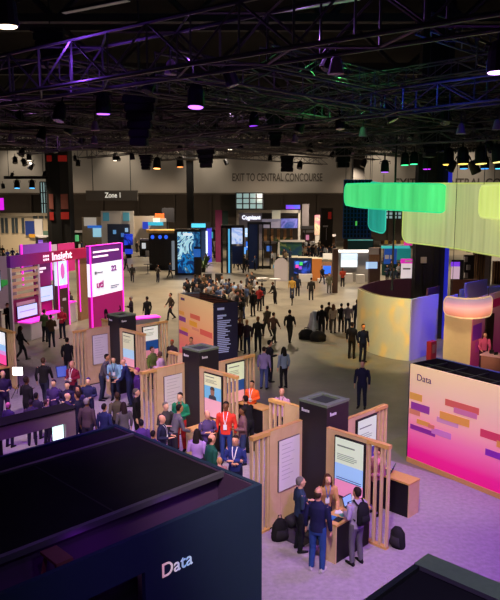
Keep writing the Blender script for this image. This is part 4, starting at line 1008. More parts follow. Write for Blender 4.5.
# ------------------------------------------------------------ hanging lamps and loudspeakers
def lens_mat(hexc, s): return glow(hexc, s)
FIX = {}
def fixture(label, pos, aim, hexc=None, s=6.0, size=1.0, group='spotlights hung in the truss grid'):
    """a theatre spot: clamp, yoke, drum and lens; local -Z is where it shines"""
    key = (hexc, s)
    if key not in FIX:
        t = thing('stage_light', label, 'lamp')
        MB().tube([(0, 0, .18), (0, 0, .55)], .03, 6).tube([(-.24, 0, .1), (-.24, 0, .22), (.24, 0, .22), (.24, 0, .1)], .025, 6).build('yoke', blackm, t)
        d = thing('tilt_head', None, None)
        MB().rings([(0, 0, .28, .12, .12), (0, 0, .1, .19, .19), (0, 0, -.1, .20, .20), (0, 0, -.28, .21, .21)], 12).build('housing', blackm, t)
        MB().rings([(0, 0, -.30, .165, .165), (0, 0, -.275, .185, .185)], 12).build('lens', lens_mat(hexc, s*.45) if hexc else mat('dark_lens', (.02, .02, .03), .15), t)
        bpy.data.objects.remove(d); FIX[key] = t
        o = t
    else: o = copy_tree(FIX[key])
    o.location = pos; o.scale = (size,)*3
    dv = V(aim)-V(pos); o.rotation_euler = V((0, 0, -1)).rotation_difference(dv.normalized()).to_euler()
    o['label'] = label
    if group: o['group'] = group
    elif 'group' in o: del o['group']
    return o
def spot(pos, aim, hexc, watts, ang=60, blend=.6, rad=.12):
    L = bpy.data.lights.new('spot', 'SPOT'); L.energy = watts; L.color = srgb(hexc); L.spot_size = R(ang); L.spot_blend = blend; L.shadow_soft_size = rad
    o = bpy.data.objects.new('spot_light', L); COL.objects.link(o); o.location = pos
    dv = V(aim)-V(pos); o.rotation_euler = dv.to_track_quat('-Z', 'Y').to_euler(); return o
def lamp(label, px, py, Y, aim, hexc, lens, watts=0, ang=60, size=1.0, group=None, beam=None):
    p = D(px, py, Y); a_ = V(aim); fixture(label, p, (p.x+(a_.x-p.x)*.25, p.y+(a_.y-p.y)*.25, a_.z), hexc, lens, size, group)
    if watts:
        d = (V(aim)-p).normalized(); spot(p+d*.34*size, aim, beam or hexc, watts, ang)
# lit heads the photograph shows
lamp('hanging spotlight with a glowing violet lens, upper left of the ceiling', 103, 103, 22, (-5, 24, 0), 'b060ff', 5, 1500, 70, 1.2, None, 'a040ff')
lamp('hanging spotlight with a glowing violet lens, upper centre, the brightest one', 196, 95, 21, (-3, 17, 0), 'b868ff', 6, 1500, 70, 1.3, None, 'a040ff')
lamp('violet lit spotlight hanging near the middle of the truss grid', 254, 119, 27, (0, 24, 0), '9a40f0', 3, 600, 70, 1.0, None)
lamp('dazzling violet white lamp at the upper right edge', 498, 57, 14.5, (5.5, 14.5, 0), 'd8a0ff', 14, 1800, 80, 1.1, None, 'b060ff')
lamp('bright warm white lamp in the top left corner', 5, 9, 15.5, (-4, 18, 0), 'ffe0c0', 9, 1300, 70, 1.3, None, 'ffe2c4')
lamp('spotlight glowing orange before the back wall, left of two orange lamps', 157, 163, 56, (-9, 52, 0), 'ffb060', 8, 900, 70, 1.6, None)
lamp('small orange spotlight before the back wall, right of two orange lamps', 180, 162, 58, (-5, 54, 0), 'ff9a50', 4, 600, 70, 1.5, None)
lamp('spotlight glowing blue on the low rail, left of the red marked column', 17, 184, 70, (-24, 66, 0), '40b0ff', 5, 300, 80, 1.5, None)
lamp('second blue spotlight on the low rail, nearer the red marked column', 32, 184, 70, (-22, 66, 0), '40b0ff', 5, 300, 80, 1.5, None)
for i, (x, y, hx) in enumerate(((448.5, 156.5, 'ffd060'), (463, 155.5, 'ffd468'), (481, 155, 'ffe080'), (498, 153, 'ffe890'))):
    lamp(['amber lamp over the pale band, nearest the massive column', 'second amber lamp over the pale band from the column', 'third amber lamp over the pale band from the column', 'amber lamp over the pale band at the right edge'][i], x, y, 31-i*1.0, (8.5+i*1.2, 30-i, 5), hx, 4, 50, 80, 1.3, None)
for i, (x, y, hx) in enumerate(((464, 162.5, '40a8ff'), (485, 162.5, '3a9aff'), (499, 162.5, '50c8ff'), (414, 158, '40ffb0'), (405, 159, '40ffa0'), (427, 163, 'c030f0'), (385, 166, '9a50e0'))):
    lamp(['blue lamp over the pale band, first right of the massive column', 'blue lamp over the pale band, between two amber lamps', 'blue lamp over the pale band at the right edge', 'green lamp left of the massive column, nearer it', 'green lamp left of the massive column, farther from it', 'violet lamp right in front of the massive column', 'dim violet lamp above the green band'][i], x, y, 32, (D(x, y, 32).x, 31.2, 4), hx, 4, 60, 90, 1.0, None)
for i, (x, y) in enumerate(((29, 157), (115, 157), (200, 148), (230, 146), (190, 134), (176, 132), (294, 139))):
    lamp('small white lamp burning in the far truss grid above the back wall', x, y, 60, (D(x, y, 60).x*.9, 57, 0), 'fff0d8', 4, 700, 90, 1.1, 'small white lamps in the far grid')
# dark lamps
rnd = random.Random(5)
DK = [(15, 160, 60), (24, 162, 60), (31, 166, 60), (75, 158, 60), (78, 163, 60), (3, 186, 68), (45, 174, 70), (12, 175, 70), (132, 156, 44), (226, 162, 60), (118, 158, 60), (290, 160, 58), (262, 133, 40), (240, 146, 45), (346, 127, 34), (364, 163, 50), (70, 128, 30), (42, 134, 30), (310, 148, 44), (332, 155, 44), (394, 150, 40), (438, 146, 33), (452, 166, 30), (474, 167, 30), (490, 146, 30),
      (60, 112, 23), (150, 84, 18.5), (230, 76, 17), (330, 60, 14.5), (390, 112, 24), (340, 122, 25), (300, 126, 26), (20, 118, 27), (82, 140, 38), (160, 128, 34), (180, 148, 46), (215, 128, 36), (248, 132, 38), (320, 112, 30), (368, 140, 36), (410, 134, 32), (445, 116, 27), (478, 126, 28), (100, 148, 46), (320, 138, 40), (350, 150, 44), (270, 158, 52), (300, 165, 55), (22, 152, 50), (55, 148, 48)]
for x, y, Y in DK:
    p = D(x, y, Y); fixture('dark spotlight hanging unlit in the truss grid', p, p+V((rnd.uniform(-1, 1), -rnd.uniform(0, 1), -2)), None, 0, rnd.uniform(.8, 1.15)*(.75 if Y < 20 else 1), 'unlit spotlights in the truss grid')
# pale pinkish lamp heads
for x, y, Y in ((95, 125, 26), (11, 137, 30), (171, 66, 17), (295, 138, 32), (363, 131, 27), (461, 128, 24), (497, 124, 24), (336, 64, 14), (94, 139, 30)):
    p = D(x, y, Y); o = thing('par_lamp', 'small pale lamp head turned down on a truss chord', 'lamp', p, 0, 'small pale lamp heads on the chords')
    MB().rings([(0, 0, -.2, .17, .17), (0, 0, .1, .10, .10), (0, 0, .16, .04, .04)], 10).build('head', mat('pale_lamp_shell', srgb('8a6a8c'), .5), o)
    MB().tube([(0, 0, .16), (0, 0, .5)], .02, 5).build('hook', blackm, o)
# loudspeaker line arrays
def array(label, px, ptop, pbot, Y, w, n=6):
    a = D(px, ptop, Y); e_ = D(px, pbot, Y); hh = a.z-e_.z
    t = thing('line_array', label, 'loudspeaker', (a.x, Y, e_.z), 0)
    MB().span(-w*.55, w*.55, -.45, .45, hh, hh+.12).build('fly_bar', blackm, t)
    MB().tube([(0, 0, hh+.1), (0, 0, hh+4)], .025, 5).build('chain', dark_metal, t)
    for k in range(n):
        z = hh-(k+.5)*hh/n; ww = w*(1-.10*k) if n > 3 else w
        b = MB(); b.box((0, -.02-.055*k*k*.25, z), (ww, .62, hh/n*.94))
        o = b.build('cabinet', blackm, t, bevel=.03); 
        MB().box((0, -.36-.055*k*k*.25, z), (ww*.86, .05, hh/n*.7)).build('grille', blackm, o)
    return t
array('large dark loudspeaker array hanging at upper left of centre', 140, 96, 148, 24, 1.15)
array('dark loudspeaker array hanging at the centre of the ceiling', 275, 112, 148, 34, 1.0)
array('dark loudspeaker array hanging in front of the massive column', 428, 131, 158, 30, .9)
array('dark hanging loudspeaker cluster above the lettering wall', 343, 146, 168, 40, 1.0, 4)
array('small hanging loudspeaker pair right before the wall lettering', 287, 158, 172, 50, .9, 3)
array('dark hanging loudspeaker cluster left of the slim column', 146, 157, 170, 42, .7, 4)
array('dark hanging loudspeaker cluster right of the slim column', 206, 150, 168, 44, 1.1, 4)
array('tall dark lift box hanging at the upper left of the ceiling', 50, 34, 68, 26, 1.1, 4)
spot((-14, 84, 12), (-19, 96, 9.5), 'fff0e0', 1600, 60, .8, .2)
# low lamp rail at left
rl = D(4, 177.5, 70); rr = D(48, 177.5, 70)
t = thing('lamp_rail', 'low black lamp rail hanging left of the red marked column', 'rail', rl)
MB().span(0, rr.x-rl.x, -.1, .1, -.15, .15).build('rail', blackm, t)
MB().tube([(.5, 0, 0), (.5, 0, 8)], .03, 5).tube([(rr.x-rl.x-.5, 0, 0), (rr.x-rl.x-.5, 0, 8)], .03, 5).build('hanging_cable', dark_metal, t)
# roof strip lights
for (x, y, Y, w) in ((315, 6, 24, 1.6), (95, 7, 26, 1.6)):
    p = D(x, y, Y); t = thing('strip_light', 'dim strip lamp high under the roof', 'lamp', p, R(-30), 'dim strip lamps under the roof')
    MB().span(-w, w, -.12, .12, 0, .1).build('housing', dark_metal, t); MB().span(-w, w, -.1, .1, -.02, 0).build('tube', glow('c8c0b0', .06), t)
# ------------------------------------------------------------ light
def hall_spot(x, y, z, ax, ay, hexc, w, ang=75, rad=.35): spot((x, y, z), (ax, ay, 0), hexc, w, ang, .8, rad)
WARM = 'ffe6c4'
for (x, y, w) in ((-8, 46, 5200), (2, 47, 5200), (10, 47, 3200), (-14, 56, 4600), (-2, 58, 5600), (10, 60, 5600), (-24, 74, 8000), (-6, 76, 8000), (12, 78, 9000), (26, 70, 7000), (-34, 98, 9000), (-12, 100, 9000), (12, 102, 9000), (36, 100, 9000)):
    hall_spot(x, y, 10.4 if y < 70 else 12.2, x, y-1, WARM, w*(1.3 if y < 70 else 1.8), 124, .3)
hall_spot(-6, 37, 10, -5, 37, WARM, 2600, 90)
for x in (-52, -34, -16, 2, 20, 38, 56): spot((x, WALL_Y-9, 8.6), (x, WALL_Y+5, 3), 'ffe8d0', 1500, 110, .8, .3)
# kiosk wash: warm white and violet
hall_spot(.5, 5, 10, 1.4, 15, 'fff0dc', 4200, 50)
hall_spot(4.5, 9, 10, 1.0, 16, 'ffead8', 1600, 46)
hall_spot(-3, 11, 10, -1.5, 21, 'fff0de', 3700, 56)
hall_spot(2.5, 15, 10, -2, 22, 'fff0de', 1500, 64)
hall_spot(-9, 16, 10, -6, 26, 'ffeedd', 4000, 64)
hall_spot(3, 2.5, 9.5, -.5, 8.5, 'c4d4ff', 330, 60)
for y_ in (-.9, -2.6, -4.6): spot(nb.matrix_basis @ V((-.16, y_, 2.45)), nb.matrix_basis @ V((-.95, y_-.1, 2.0)), 'a828ff', 4.5, 150, .9, .05)
spot((4.6, 5.5, 9), (3.2, 7.2, 2.9), 'd8f0d8', 420, 50, .6, .1)
spot((-9, 33, 9.5), (-11, 40, 1.5), 'ffe0e8', 1800, 75, .7, .2)
hall_spot(8, 4, 10, 6.2, 12.5, 'a030ff', 5000, 60)
hall_spot(0, 3, 10, 1.5, 11, 'b458ff', 900, 60)
hall_spot(-9, 9, 12, -6.5, 17.5, 'a030ff', 2600, 60)
hall_spot(-3, 10, 12.5, -3, 18, 'b050ff', 1500, 55)
# fronts of the printed walls
spot((2.2, 12.6, 10.1), (5.6, 17.2, 2.2), 'fff0c8', 1500, 45, .7, .2)
spot((-5, 22, 10.1), (-2.6, 30.5, 1.8), 'ffe4c8', 2200, 40, .7, .2)
# back wall scallops
for x in (-62, -43, -24, -8, 8, 24, 40, 56):
    spot((x, WALL_Y-6, 18.6), (x, WALL_Y+2, 11), 'fff0dc', 2000, 75, .9, .25)
for x in range(-70, 81, 15):
    spot((x, WALL_Y-26, 19.5), (x, WALL_Y, 13.5), 'fff0e0', 2600, 90, 1.0, .4)
# blue wash beside the massive column, gobo on the oval
spot((12.5, 28.5, 8.6), (8.9, 32.2, 1.0), '4038ff', 2600, 30, .7, .2)
spot((13, 36.5, 8.0), (10.6, 33.6, 1.5), '4038ff', 1500, 50, .7, .2)
g = spot((3.0, 25.5, 10.2), (6.5, 31.8, 1.4), 'fff0c8', 6000, 40, .5, .02)
L = g.data; L.use_nodes = True; nt = L.node_tree; em = nt.nodes['Emission']
tc = nt.nodes.new('ShaderNodeTexCoord'); mp = nt.nodes.new('ShaderNodeMapping'); mp.inputs['Scale'].default_value = (16, 16, 16)
nz = nt.nodes.new('ShaderNodeTexNoise'); nz.inputs['Scale'].default_value = 1.6; nz.inputs['Detail'].default_value = 1.5
cr = nt.nodes.new('ShaderNodeValToRGB'); cr.color_ramp.elements[0].position = .50; cr.color_ramp.elements[0].color = (.78, .80, .72, 1); cr.color_ramp.elements[1].position = .68; cr.color_ramp.elements[1].color = (1.6, .95, .2, 1)
nt.links.new(tc.outputs['Normal'], mp.inputs[0]); nt.links.new(mp.outputs[0], nz.inputs['Vector']); nt.links.new(nz.outputs['Fac'], cr.inputs[0]); nt.links.new(cr.outputs[0], em.inputs['Color'])
spot((8.0, 22.5, 6.0), (8.9, 28.6, 1.7), 'ffd8a8', 900, 50, .7, .2)
spot((9.2, 26.0, 1.9), (9.9, 30.2, 1.3), 'ffd8b8', 170, 90, .8, .1)
spot((8.2, 33.6, 8.8), (8.2, 37, 1), 'ffd0c0', 500, 70, .7, .2)
# coloured stray light in the truss grid (fill points added to tint the trusses)
for (x, y, Y, hx, w) in ((60, 60, 17, '9050ff', 90), (190, 60, 18, 'a060ff', 55), (340, 95, 26, '60ff80', 80), (440, 80, 20, '3050ff', 120), (300, 40, 15, 'c080ff', 50), (430, 135, 30, '60ff90', 110), (30, 130, 36, 'b070d0', 140), (230, 125, 40, 'b090c0', 160)):
    p = D(x, y, Y); L = bpy.data.lights.new('stray', 'POINT'); L.energy = w; L.color = srgb(hx); L.shadow_soft_size = .05
    o = bpy.data.objects.new('stray_fill', L); COL.objects.link(o); o.location = p
w = bpy.data.worlds.new('hall_air'); SC.world = w; w.use_nodes = True
w.node_tree.nodes['Background'].inputs[0].default_value = (.62, .5, .72, 1); w.node_tree.nodes['Background'].inputs[1].default_value = .035
# ------------------------------------------------------------ camera and colour
cd = bpy.data.cameras.new('camera'); co = bpy.data.objects.new('camera', cd); COL.objects.link(co)
co.location = (0, 0, CAM_H); co.rotation_euler = (PI/2-TILT, 0, 0)
cd.sensor_fit = 'VERTICAL'; cd.sensor_height = 36; cd.sensor_width = 30; cd.lens = FOC/600*36; cd.clip_end = 500; cd.clip_start = .1
SC.camera = co
vs = SC.view_settings; SC.display_settings.display_device = 'sRGB'; vs.view_transform = 'Standard'; vs.look = 'None'; vs.gamma = 1; vs.exposure = 0; vs.use_curve_mapping = False
try: SC.cycles.use_denoising = True
except Exception: pass
# ------------------------------------------------------------ people
def evaluated(b, name, voxel, smooth=2):
    me = b.mesh(name+'_raw'); o = bpy.data.objects.new('tmp', me); COL.objects.link(o)
    md = o.modifiers.new('r', 'REMESH'); md.mode = 'VOXEL'; md.voxel_size = voxel; md.use_smooth_shade = True
    if smooth: sm = o.modifiers.new('s', 'SMOOTH'); sm.factor = .5; sm.iterations = smooth
    dg = bpy.context.evaluated_depsgraph_get(); dg.update()
    out = bpy.data.meshes.new_from_object(o.evaluated_get(dg)); out.name = name
    bpy.data.objects.remove(o); bpy.data.meshes.remove(me)
    out.materials.clear(); out.materials.append(blackm)
    for p in out.polygons: p.use_smooth = True
    return out
# every pose: per side (elbow, wrist, fingertip direction) and (knee, ankle); lean = how far the shoulders come forward; sit lowers the trunk

POSES = {
 'stand': dict(arm=[((.25, -.03, 1.13), (.26, .04, .88), (0, .25, -1))]*2, leg=[((.105, .02, .48), (.115, -.03, .08))]*2),
 'walk': dict(arm=[((.24, -.13, 1.14), (.25, -.02, .90), (0, .4, -1)), ((.24, .10, 1.14), (.23, .26, .95), (0, .6, -1))],
              leg=[((.09, .20, .50), (.09, .26, .09)), ((.10, -.05, .49), (.10, -.32, .16))]),
 'hold': dict(arm=[((.25, -.04, 1.13), (.13, .26, 1.12), (-.5, .8, .1))]*2, leg=[((.105, .02, .48), (.12, -.03, .08))]*2),
 'cross': dict(arm=[((.27, .03, 1.14), (-.02, .21, 1.17), (-1, .1, .1)), ((.27, .03, 1.13), (.0, .24, 1.11), (-1, .05, .15))], leg=[((.105, .02, .48), (.13, -.03, .08))]*2),
 'reach': dict(arm=[((.25, .22, 1.05), (.17, .46, .93), (-.2, 1, -.15))]*2, leg=[((.105, .02, .48), (.12, -.06, .08))]*2, lean=.16),
 'phone': dict(arm=[((.25, -.04, 1.13), (.14, .27, 1.20), (-.6, .6, .5)), ((.25, -.02, 1.13), (.24, .06, .88), (0, .25, -1))], leg=[((.105, .03, .48), (.12, -.03, .08)), ((.10, .0, .48), (.11, -.06, .08))]),
 'sit': dict(arm=[((.25, .06, 1.13), (.15, .30, 1.02), (-.4, .9, -.1))]*2, leg=[((.13, .46, .50), (.13, .44, .08))]*2, sit=.42, lean=.03),
}
HEADR = [(0, .045, 1.520, .028, .032), (0, .038, 1.540, .052, .060), (0, .030, 1.575, .064, .080), (0, .022, 1.625, .073, .092), (0, .012, 1.675, .076, .098), (0, .004, 1.715, .066, .086), (0, -.002, 1.742, .042, .056), (0, -.004, 1.755, .012, .016)]
def make_pose(key, hd):
    P = POSES[key]; lean = P.get('lean', 0); sit = P.get('sit', 0); hipz = .92
    def T(x, y, z):                                    # trunk point with lean and seat applied
        k = max(0, (z-.95)/.5); return V((x, y+lean*min(k, 1.25), z-sit-.04*lean*k))
    def trunk(bm_, l, g=0): bm_.rings([(T(x, y, z).x, T(x, y, z).y, T(x, y, z).z, rx+g, ry+g) for x, y, z, rx, ry in l], 18)
    sh = lambda s: T(.185*s, 0, 1.405)
    hip = lambda s: V((.09*s, 0, hipz-sit))
    def pt(p, s, arms=True):
        q = V((p[0]*s, p[1], p[2]))
        return q if not arms else V((q.x, q.y, q.z-sit))
    # body
    b = MB()
    trunk(b, [(0, 0, .84, .13, .10), (0, 0, .93, .155, .105), (0, .005, 1.08, .135, .095), (0, .01, 1.25, .16, .115), (0, 0, 1.37, .165, .10), (0, -.005, 1.44, .11, .075), (0, 0, 1.475, .056, .058), (0, .012, 1.56, .05, .054)])
    trunk(b, HEADR)
    nz = [T(0, .103, 1.655), T(0, .125, 1.622), T(0, .112, 1.606)]
    b.tube(nz, [.011, .019, .014], 6)
    for s in (-1, 1):
        e = T(.076*s, .008, 1.635); b.ball((e.x, e.y, e.z), (.012, .022, .034), 8, 5)
        i = 0 if s < 0 else 1
        el, wr, fd = P['arm'][i]; el, wr = pt(el, s), pt(wr, s); fd = V((fd[0]*s, fd[1], fd[2])).normalized()
        b.tube([sh(s), sh(s).lerp(el, .5), el, el.lerp(wr, .35), wr], [.055, .046, .038, .039, .027], 10)
        # hand : palm, four unequal bent fingers and a thumb
        up = V((0, 0, 1)) if abs(fd.z) < .8 else V((0, 1, 0))
        side = fd.cross(up).normalized(); nrm = side.cross(fd).normalized()
        if fd.z < -.8: side, nrm = nrm, side
        palm = wr+fd*.09
        b.tube([wr, wr+fd*.03, palm], [(.025, .022), (.04, .018), (.042, .015)], 10, ref=side)
        if hd:
            for k, ln in enumerate((.062, .074, .070, .055)):
                o_ = palm+side*(-.034+.0227*k)-fd*.012
                m_ = o_+fd*ln*.55; t_ = m_+(fd*.8-nrm*.6).normalized()*ln*.55
                b.tube([o_, m_, t_], [.0095, .009, .0075], 6)
            th0 = wr+fd*.035+side*.032*-1; th1 = th0-side*.03+fd*.03; b.tube([th0, th1, th1+fd*.03-nrm*.006], [.013, .011, .009], 6)
        else:
            b.tube([palm-fd*.01, palm+fd*.05, palm+fd*.085-nrm*.02], [(.042, .014), (.038, .013), (.024, .010)], 8, ref=side)
            th0 = wr+fd*.03-side*.03; b.tube([th0, th0-side*.028+fd*.045], [.014, .01], 6)
        kn, an = P['leg'][i]; kn, an = pt(kn, s, False), pt(an, s, False)
        b.tube([hip(s)+V((0, 0, .03)), hip(s).lerp(kn, .45), kn, kn.lerp(an, .35), an], [.085, .074, .052, .054, .036], 10)
    body = evaluated(b, 'body_'+key+('_hd' if hd else ''), .0075 if hd else .017, 1)
    # upper garment
    b = MB()
    trunk(b, [(0, 0, .86, .178, .130), (0, 0, .95, .172, .128), (0, .005, 1.08, .158, .118), (0, .01, 1.25, .182, .138), (0, 0, 1.36, .186, .122), (0, -.004, 1.43, .135, .09), (0, .0, 1.475, .076, .075), (0, .006, 1.50, .066, .068)])
    for s in (-1, 1):
        i = 0 if s < 0 else 1
        el, wr, fd = P['arm'][i]; el, wr = pt(el, s), pt(wr, s)
        a0 = sh(s)-V((.03*s, 0, 0)); b.tube([a0, sh(s)+V((.015*s, 0, -.03)), sh(s).lerp(el, .5), el, el.lerp(wr, .5), wr.lerp(el, .06)], [.062, .070, .062, .054, .050, .041], 12)
    shirt = evaluated(b, 'top_'+key, .014, 2)
    # trousers
    b = MB()
    b.rings([(0, 0, .80-sit, .14, .11), (0, 0, .86-sit, .168, .122), (0, 0, .97-sit, .163, .120), (0, 0, 1.03-sit, .150, .112)], 16)
    for s in (-1, 1):
        i = 0 if s < 0 else 1
        kn, an = P['leg'][i]; kn, an = pt(kn, s, False), pt(an, s, False)
        b.tube([hip(s)+V((0, 0, .04)), hip(s)+V((.0, 0, -.05)), hip(s).lerp(kn, .5), kn, kn.lerp(an, .5), an+V((0, 0, -.01))], [.092, .098, .086, .069, .064, .056], 12)
    trs = evaluated(b, 'legs_'+key, .015, 2)
    shoes = []
    for s in (-1, 1):
        i = 0 if s < 0 else 1; an = pt(P['leg'][i][1], s, False)
        tilt = .5 if an.z > .12 else 0
        b = MB(); b.tube([an+V((0, -.06, -.045)), an+V((0, -.02, -.04)), an+V((.01*s, .08, -.048-.02*tilt)), an+V((.015*s, .19, -.056-.1*tilt))], [(.034, .032), (.042, .040), (.046, .032), (.030, .020)], 10, ref=V((1, 0, 0)))
        b.tube([an+V((0, -.02, -.04)), an+V((0, -.01, .03))], [.044, .040], 8)
        me = b.mesh('shoe'); me.materials.append(blackm); shoes.append(me)
    # hair
    hairs = {}
    for style in ('short', 'long', 'bun', 'fringe'):
        b = MB()
        trunk(b, [(0, -.022, 1.655, .080, .086), (0, -.016, 1.69, .083, .094), (0, -.008, 1.722, .074, .092), (0, -.005, 1.752, .05, .064), (0, -.004, 1.770, .015, .02)])
        trunk(b, [(0, -.040, 1.575, .055, .050), (0, -.036, 1.63, .076, .068), (0, -.022, 1.69, .080, .082)])
        if style == 'long':
            trunk(b, [(0, -.085, 1.33, .07, .022), (0, -.085, 1.42, .105, .04), (0, -.065, 1.52, .10, .06), (0, -.045, 1.62, .088, .075), (0, -.02, 1.70, .080, .085)])
            for s in (-1, 1): b.tube([T(.07*s, .03, 1.70), T(.088*s, .02, 1.60), T(.10*s, .02, 1.46), T(.09*s, .05, 1.36)], [.02, .028, .034, .018], 8)
        if style == 'bun':
            c = T(0, -.115, 1.70); b.ball((c.x, c.y, c.z), .045, 10, 6)
        if style == 'fringe': trunk(b, [(0, -.055, 1.56, .045, .035), (0, -.052, 1.62, .072, .05), (0, -.04, 1.655, .079, .062)])
        hairs[style] = evaluated(b, 'hair_'+style+'_'+key, .013, 2)
    b = MB()                                            # balding: a low ring of hair
    trunk(b, [(0, -.044, 1.575, .055, .050), (0, -.040, 1.62, .075, .066), (0, -.034, 1.66, .079, .074), (0, -.038, 1.685, .06, .062)])
    hairs['ring'] = evaluated(b, 'hair_ring_'+key, .013, 2)
    # face marks
    eyes = []
    for s in (-1, 1):
        c = T(.031*s, .098, 1.648); b = MB(); b.ball((c.x, c.y, c.z), (.012, .008, .008), 8, 5); me = b.mesh('eye'); me.materials.append(blackm); eyes.append(me)
    b = MB(); c = [T(x, y, 1.578) for x, y in ((-.026, .100), (0, .112), (.026, .100))]; b.tube(c, .006, 6); mouth = b.mesh('mouth'); mouth.materials.append(blackm)
    # lanyard and badge
    b = MB()
    for s in (-1, 1):
        pts = [T(.062*s, .055, 1.485), T(.05*s, .125, 1.40), T(.03*s, .158, 1.28), T(0, .158, 1.15)]
        b.tube(pts, [(.010, .004)]*4, 6, ref=V((1, 0, 0)))
    lan = b.mesh('lanyard'); lan.materials.append(blackm)
    b = MB(); c = T(0, .163, 1.09); b.box((c.x, c.y, c.z), (.10, .012, .14)); bad = b.mesh('badge'); bad.materials.append(blackm)
    return dict(body=body, top=shirt, legs=trs, shoes=shoes, hair=hairs, eyes=eyes, mouth=mouth, lan=lan, bad=bad)
PC = {}
SKIN = {'l': 'd2a084', 'p': 'c98f78', 't': 'b07c5a', 'b': '6e462f', 'd': '4a2e20'}
def mobj(name, me, m, parent):
    o = bpy.data.objects.new(name, me); COL.objects.link(o); o.parent = parent
    o.material_slots[0].link = 'OBJECT'; o.material_slots[0].material = m
    return o
def lin(c): return srgb(c)
def person(label, at, heading, pose, top, legs, hair='2a1e18', style='short', skin='l', h=1.75, hd=False, lanyard=None, group=None, shoes='17151a'):
    k = (pose, hd)
    if k not in PC: PC[k] = make_pose(pose, hd)
    m = PC[k]
    t = thing('person', label, 'person', at, -R(heading), group)
    t.scale = (h/1.755,)*3
    sk = mat('skin_'+skin, srgb(SKIN[skin]), .55, spec=.3)
    mobj('body', m['body'], sk, t)
    mobj('top', m['top'], fab(top), t); mobj('trousers', m['legs'], fab(legs), t)
    dist = V(at).length
    if dist < 46:
        for me in m['shoes']: mobj('shoe', me, fab(shoes), t)
    if style != 'bald': mobj('hair', m['hair'][style], fab(hair), t)
    if hd:
        for me in m['eyes']: mobj('eye', me, mat('eye_dark', (.02, .015, .012), .2), t)
        mobj('mouth', m['mouth'], mat('lip', srgb('8a4a44'), .5), t)
    if lanyard:
        l = mobj('lanyard', m['lan'], fab(lanyard), t); mobj('badge', m['bad'], mat('badge_white', srgb('d8d4dc'), .5), l)
    return t
def Hd(x, y, h=1.75): p = G(x, y, h); p.z = 0.012 if p.y < 30 else 0; return p
def Ft(x, y): p = G(x, y, 0); p.z = 0.012 if p.y < 22 else 0; return p
ORD = ['first', 'second', 'third', 'fourth', 'fifth', 'sixth', 'seventh', 'eighth', 'ninth', 'tenth', 'eleventh', 'twelfth', 'thirteenth', 'fourteenth', 'fifteenth']
def px_of(p):
    c = V((p[0], p[1], p[2]-CAM_H)); return 250+FOC*c.x/(c.y*CT-c.z*ST)
def ordinal_labels(items, fmt):
    """items: (object, kind word); label each by its order from the left among its kind"""
    by = {}
    for o, k in items: by.setdefault(k, []).append(o)
    for k, l in by.items():
        l.sort(key=lambda o: px_of(o.location))
        for i, o in enumerate(l):
            o['label'] = fmt.format(k=k, n=ORD[i] if i < len(ORD) else 'number %d' % (i+1), a='only' if len(l) == 1 else '')
def backpack(label, who, hexc, sc=1.0):
    w = who.matrix_basis
    t = thing('backpack', label, 'backpack', w @ V((0, -.125, 1.0)), who.rotation_euler.z)
    b = MB(); b.rings([(0, -.07, 0, .13, .06), (0, -.085, .05, .155, .085), (0, -.085, .28, .15, .085), (0, -.07, .42, .12, .06), (0, -.05, .46, .06, .03)], 14); b.build('bag_body', fab(hexc), t, smooth=True)
    MB().rings([(0, -.155, .06, .10, .03), (0, -.17, .12, .11, .035), (0, -.16, .22, .10, .025)], 12).build('front_pocket', fab(hexc), t, smooth=True)
    b = MB()
    for s in (-1, 1): b.tube([(.09*s, -.02, .40), (.10*s, .10, .47), (.11*s, .27, .36), (.12*s, .24, .15), (.12*s, .02, .06)], [(.022, .008)]*5, 6, ref=V((1, 0, 0)))
    b.build('strap', fab(hexc), t)
    return t
# --- the four at the nearest counter
person('person in a navy quilted vest over a blue sweater, left of the nearest counter', Ft(299.5, 551), 75, 'hold', '26344f', '15161e', '6a6462', 'short', 'l', 1.66, True)
person('bald person in a dark blue sweater and jeans, back turned at the nearest counter', Ft(317, 571), 25, 'stand', '191a40', '28437e', '3a2a20', 'ring', 'p', 1.77, True, shoes='b8b0b4')
person('person with long brown hair in a tan top, behind the nearest counter', inframe(T1, 0, .42, -.55, .012), 170, 'reach', 'b88a5a', '2a2028', '4a2c1c', 'long', 'l', 1.60, True, '4a70c0')
pbk = person('person in a lavender shirt with a black backpack, right of the nearest counter', Ft(355.5, 564), 330, 'hold', '9a8ab0', '5a5462', '241a18', 'short', 't', 1.66, True)
backpack('black backpack on the back of the person right of the nearest counter', pbk, '14131a')
person('blurred person in pink seen between the slats of the nearest slatted partition', inframe(T1, 1, .45, -.55, .012), 250, 'hold', 'c07a8a', '2a2230', '3a2218', 'short', 'p', 1.68)
# --- the group around the middle counter
person('person in a bright red shirt and blue jeans with a badge, facing the camera', Hd(226, 402, 1.84), 188, 'stand', 'd4382c', '2a3a78', '1c1412', 'short', 'b', 1.84, True, 'd8d0e0')
person('person in an orange jacket at the counter right of the middle tower', Hd(252, 381, 1.62), 205, 'hold', 'e8622a', '2a2230', '18120f', 'short', 't', 1.62, False, 'd8d8e0')
person('bald person in a pale pink shirt with a bag, right of the orange jacket', Hd(282, 388.5, 1.72), 200, 'stand', 'c090b0', '2a2430', style='bald', skin='p', h=1.72, lanyard='40404c')
person('person in a black jacket with dark hair, between the red shirt and the orange jacket', Hd(249.5, 397, 1.70), 320, 'reach', '121016', '15151c', '14100e', 'short', 't', 1.70)
person('person in a mauve brown cardigan, right beside the red shirt', Hd(243, 407.5, 1.68), 262, 'hold', '6a4a52', '2a3358', '1c1412', 'short', 'b', 1.68)
person('bald person in a dusky purple shirt, left of the red shirt', Hd(207, 411, 1.68), 150, 'cross', '4a3a68', '2a2436', style='bald', skin='p', h=1.68)
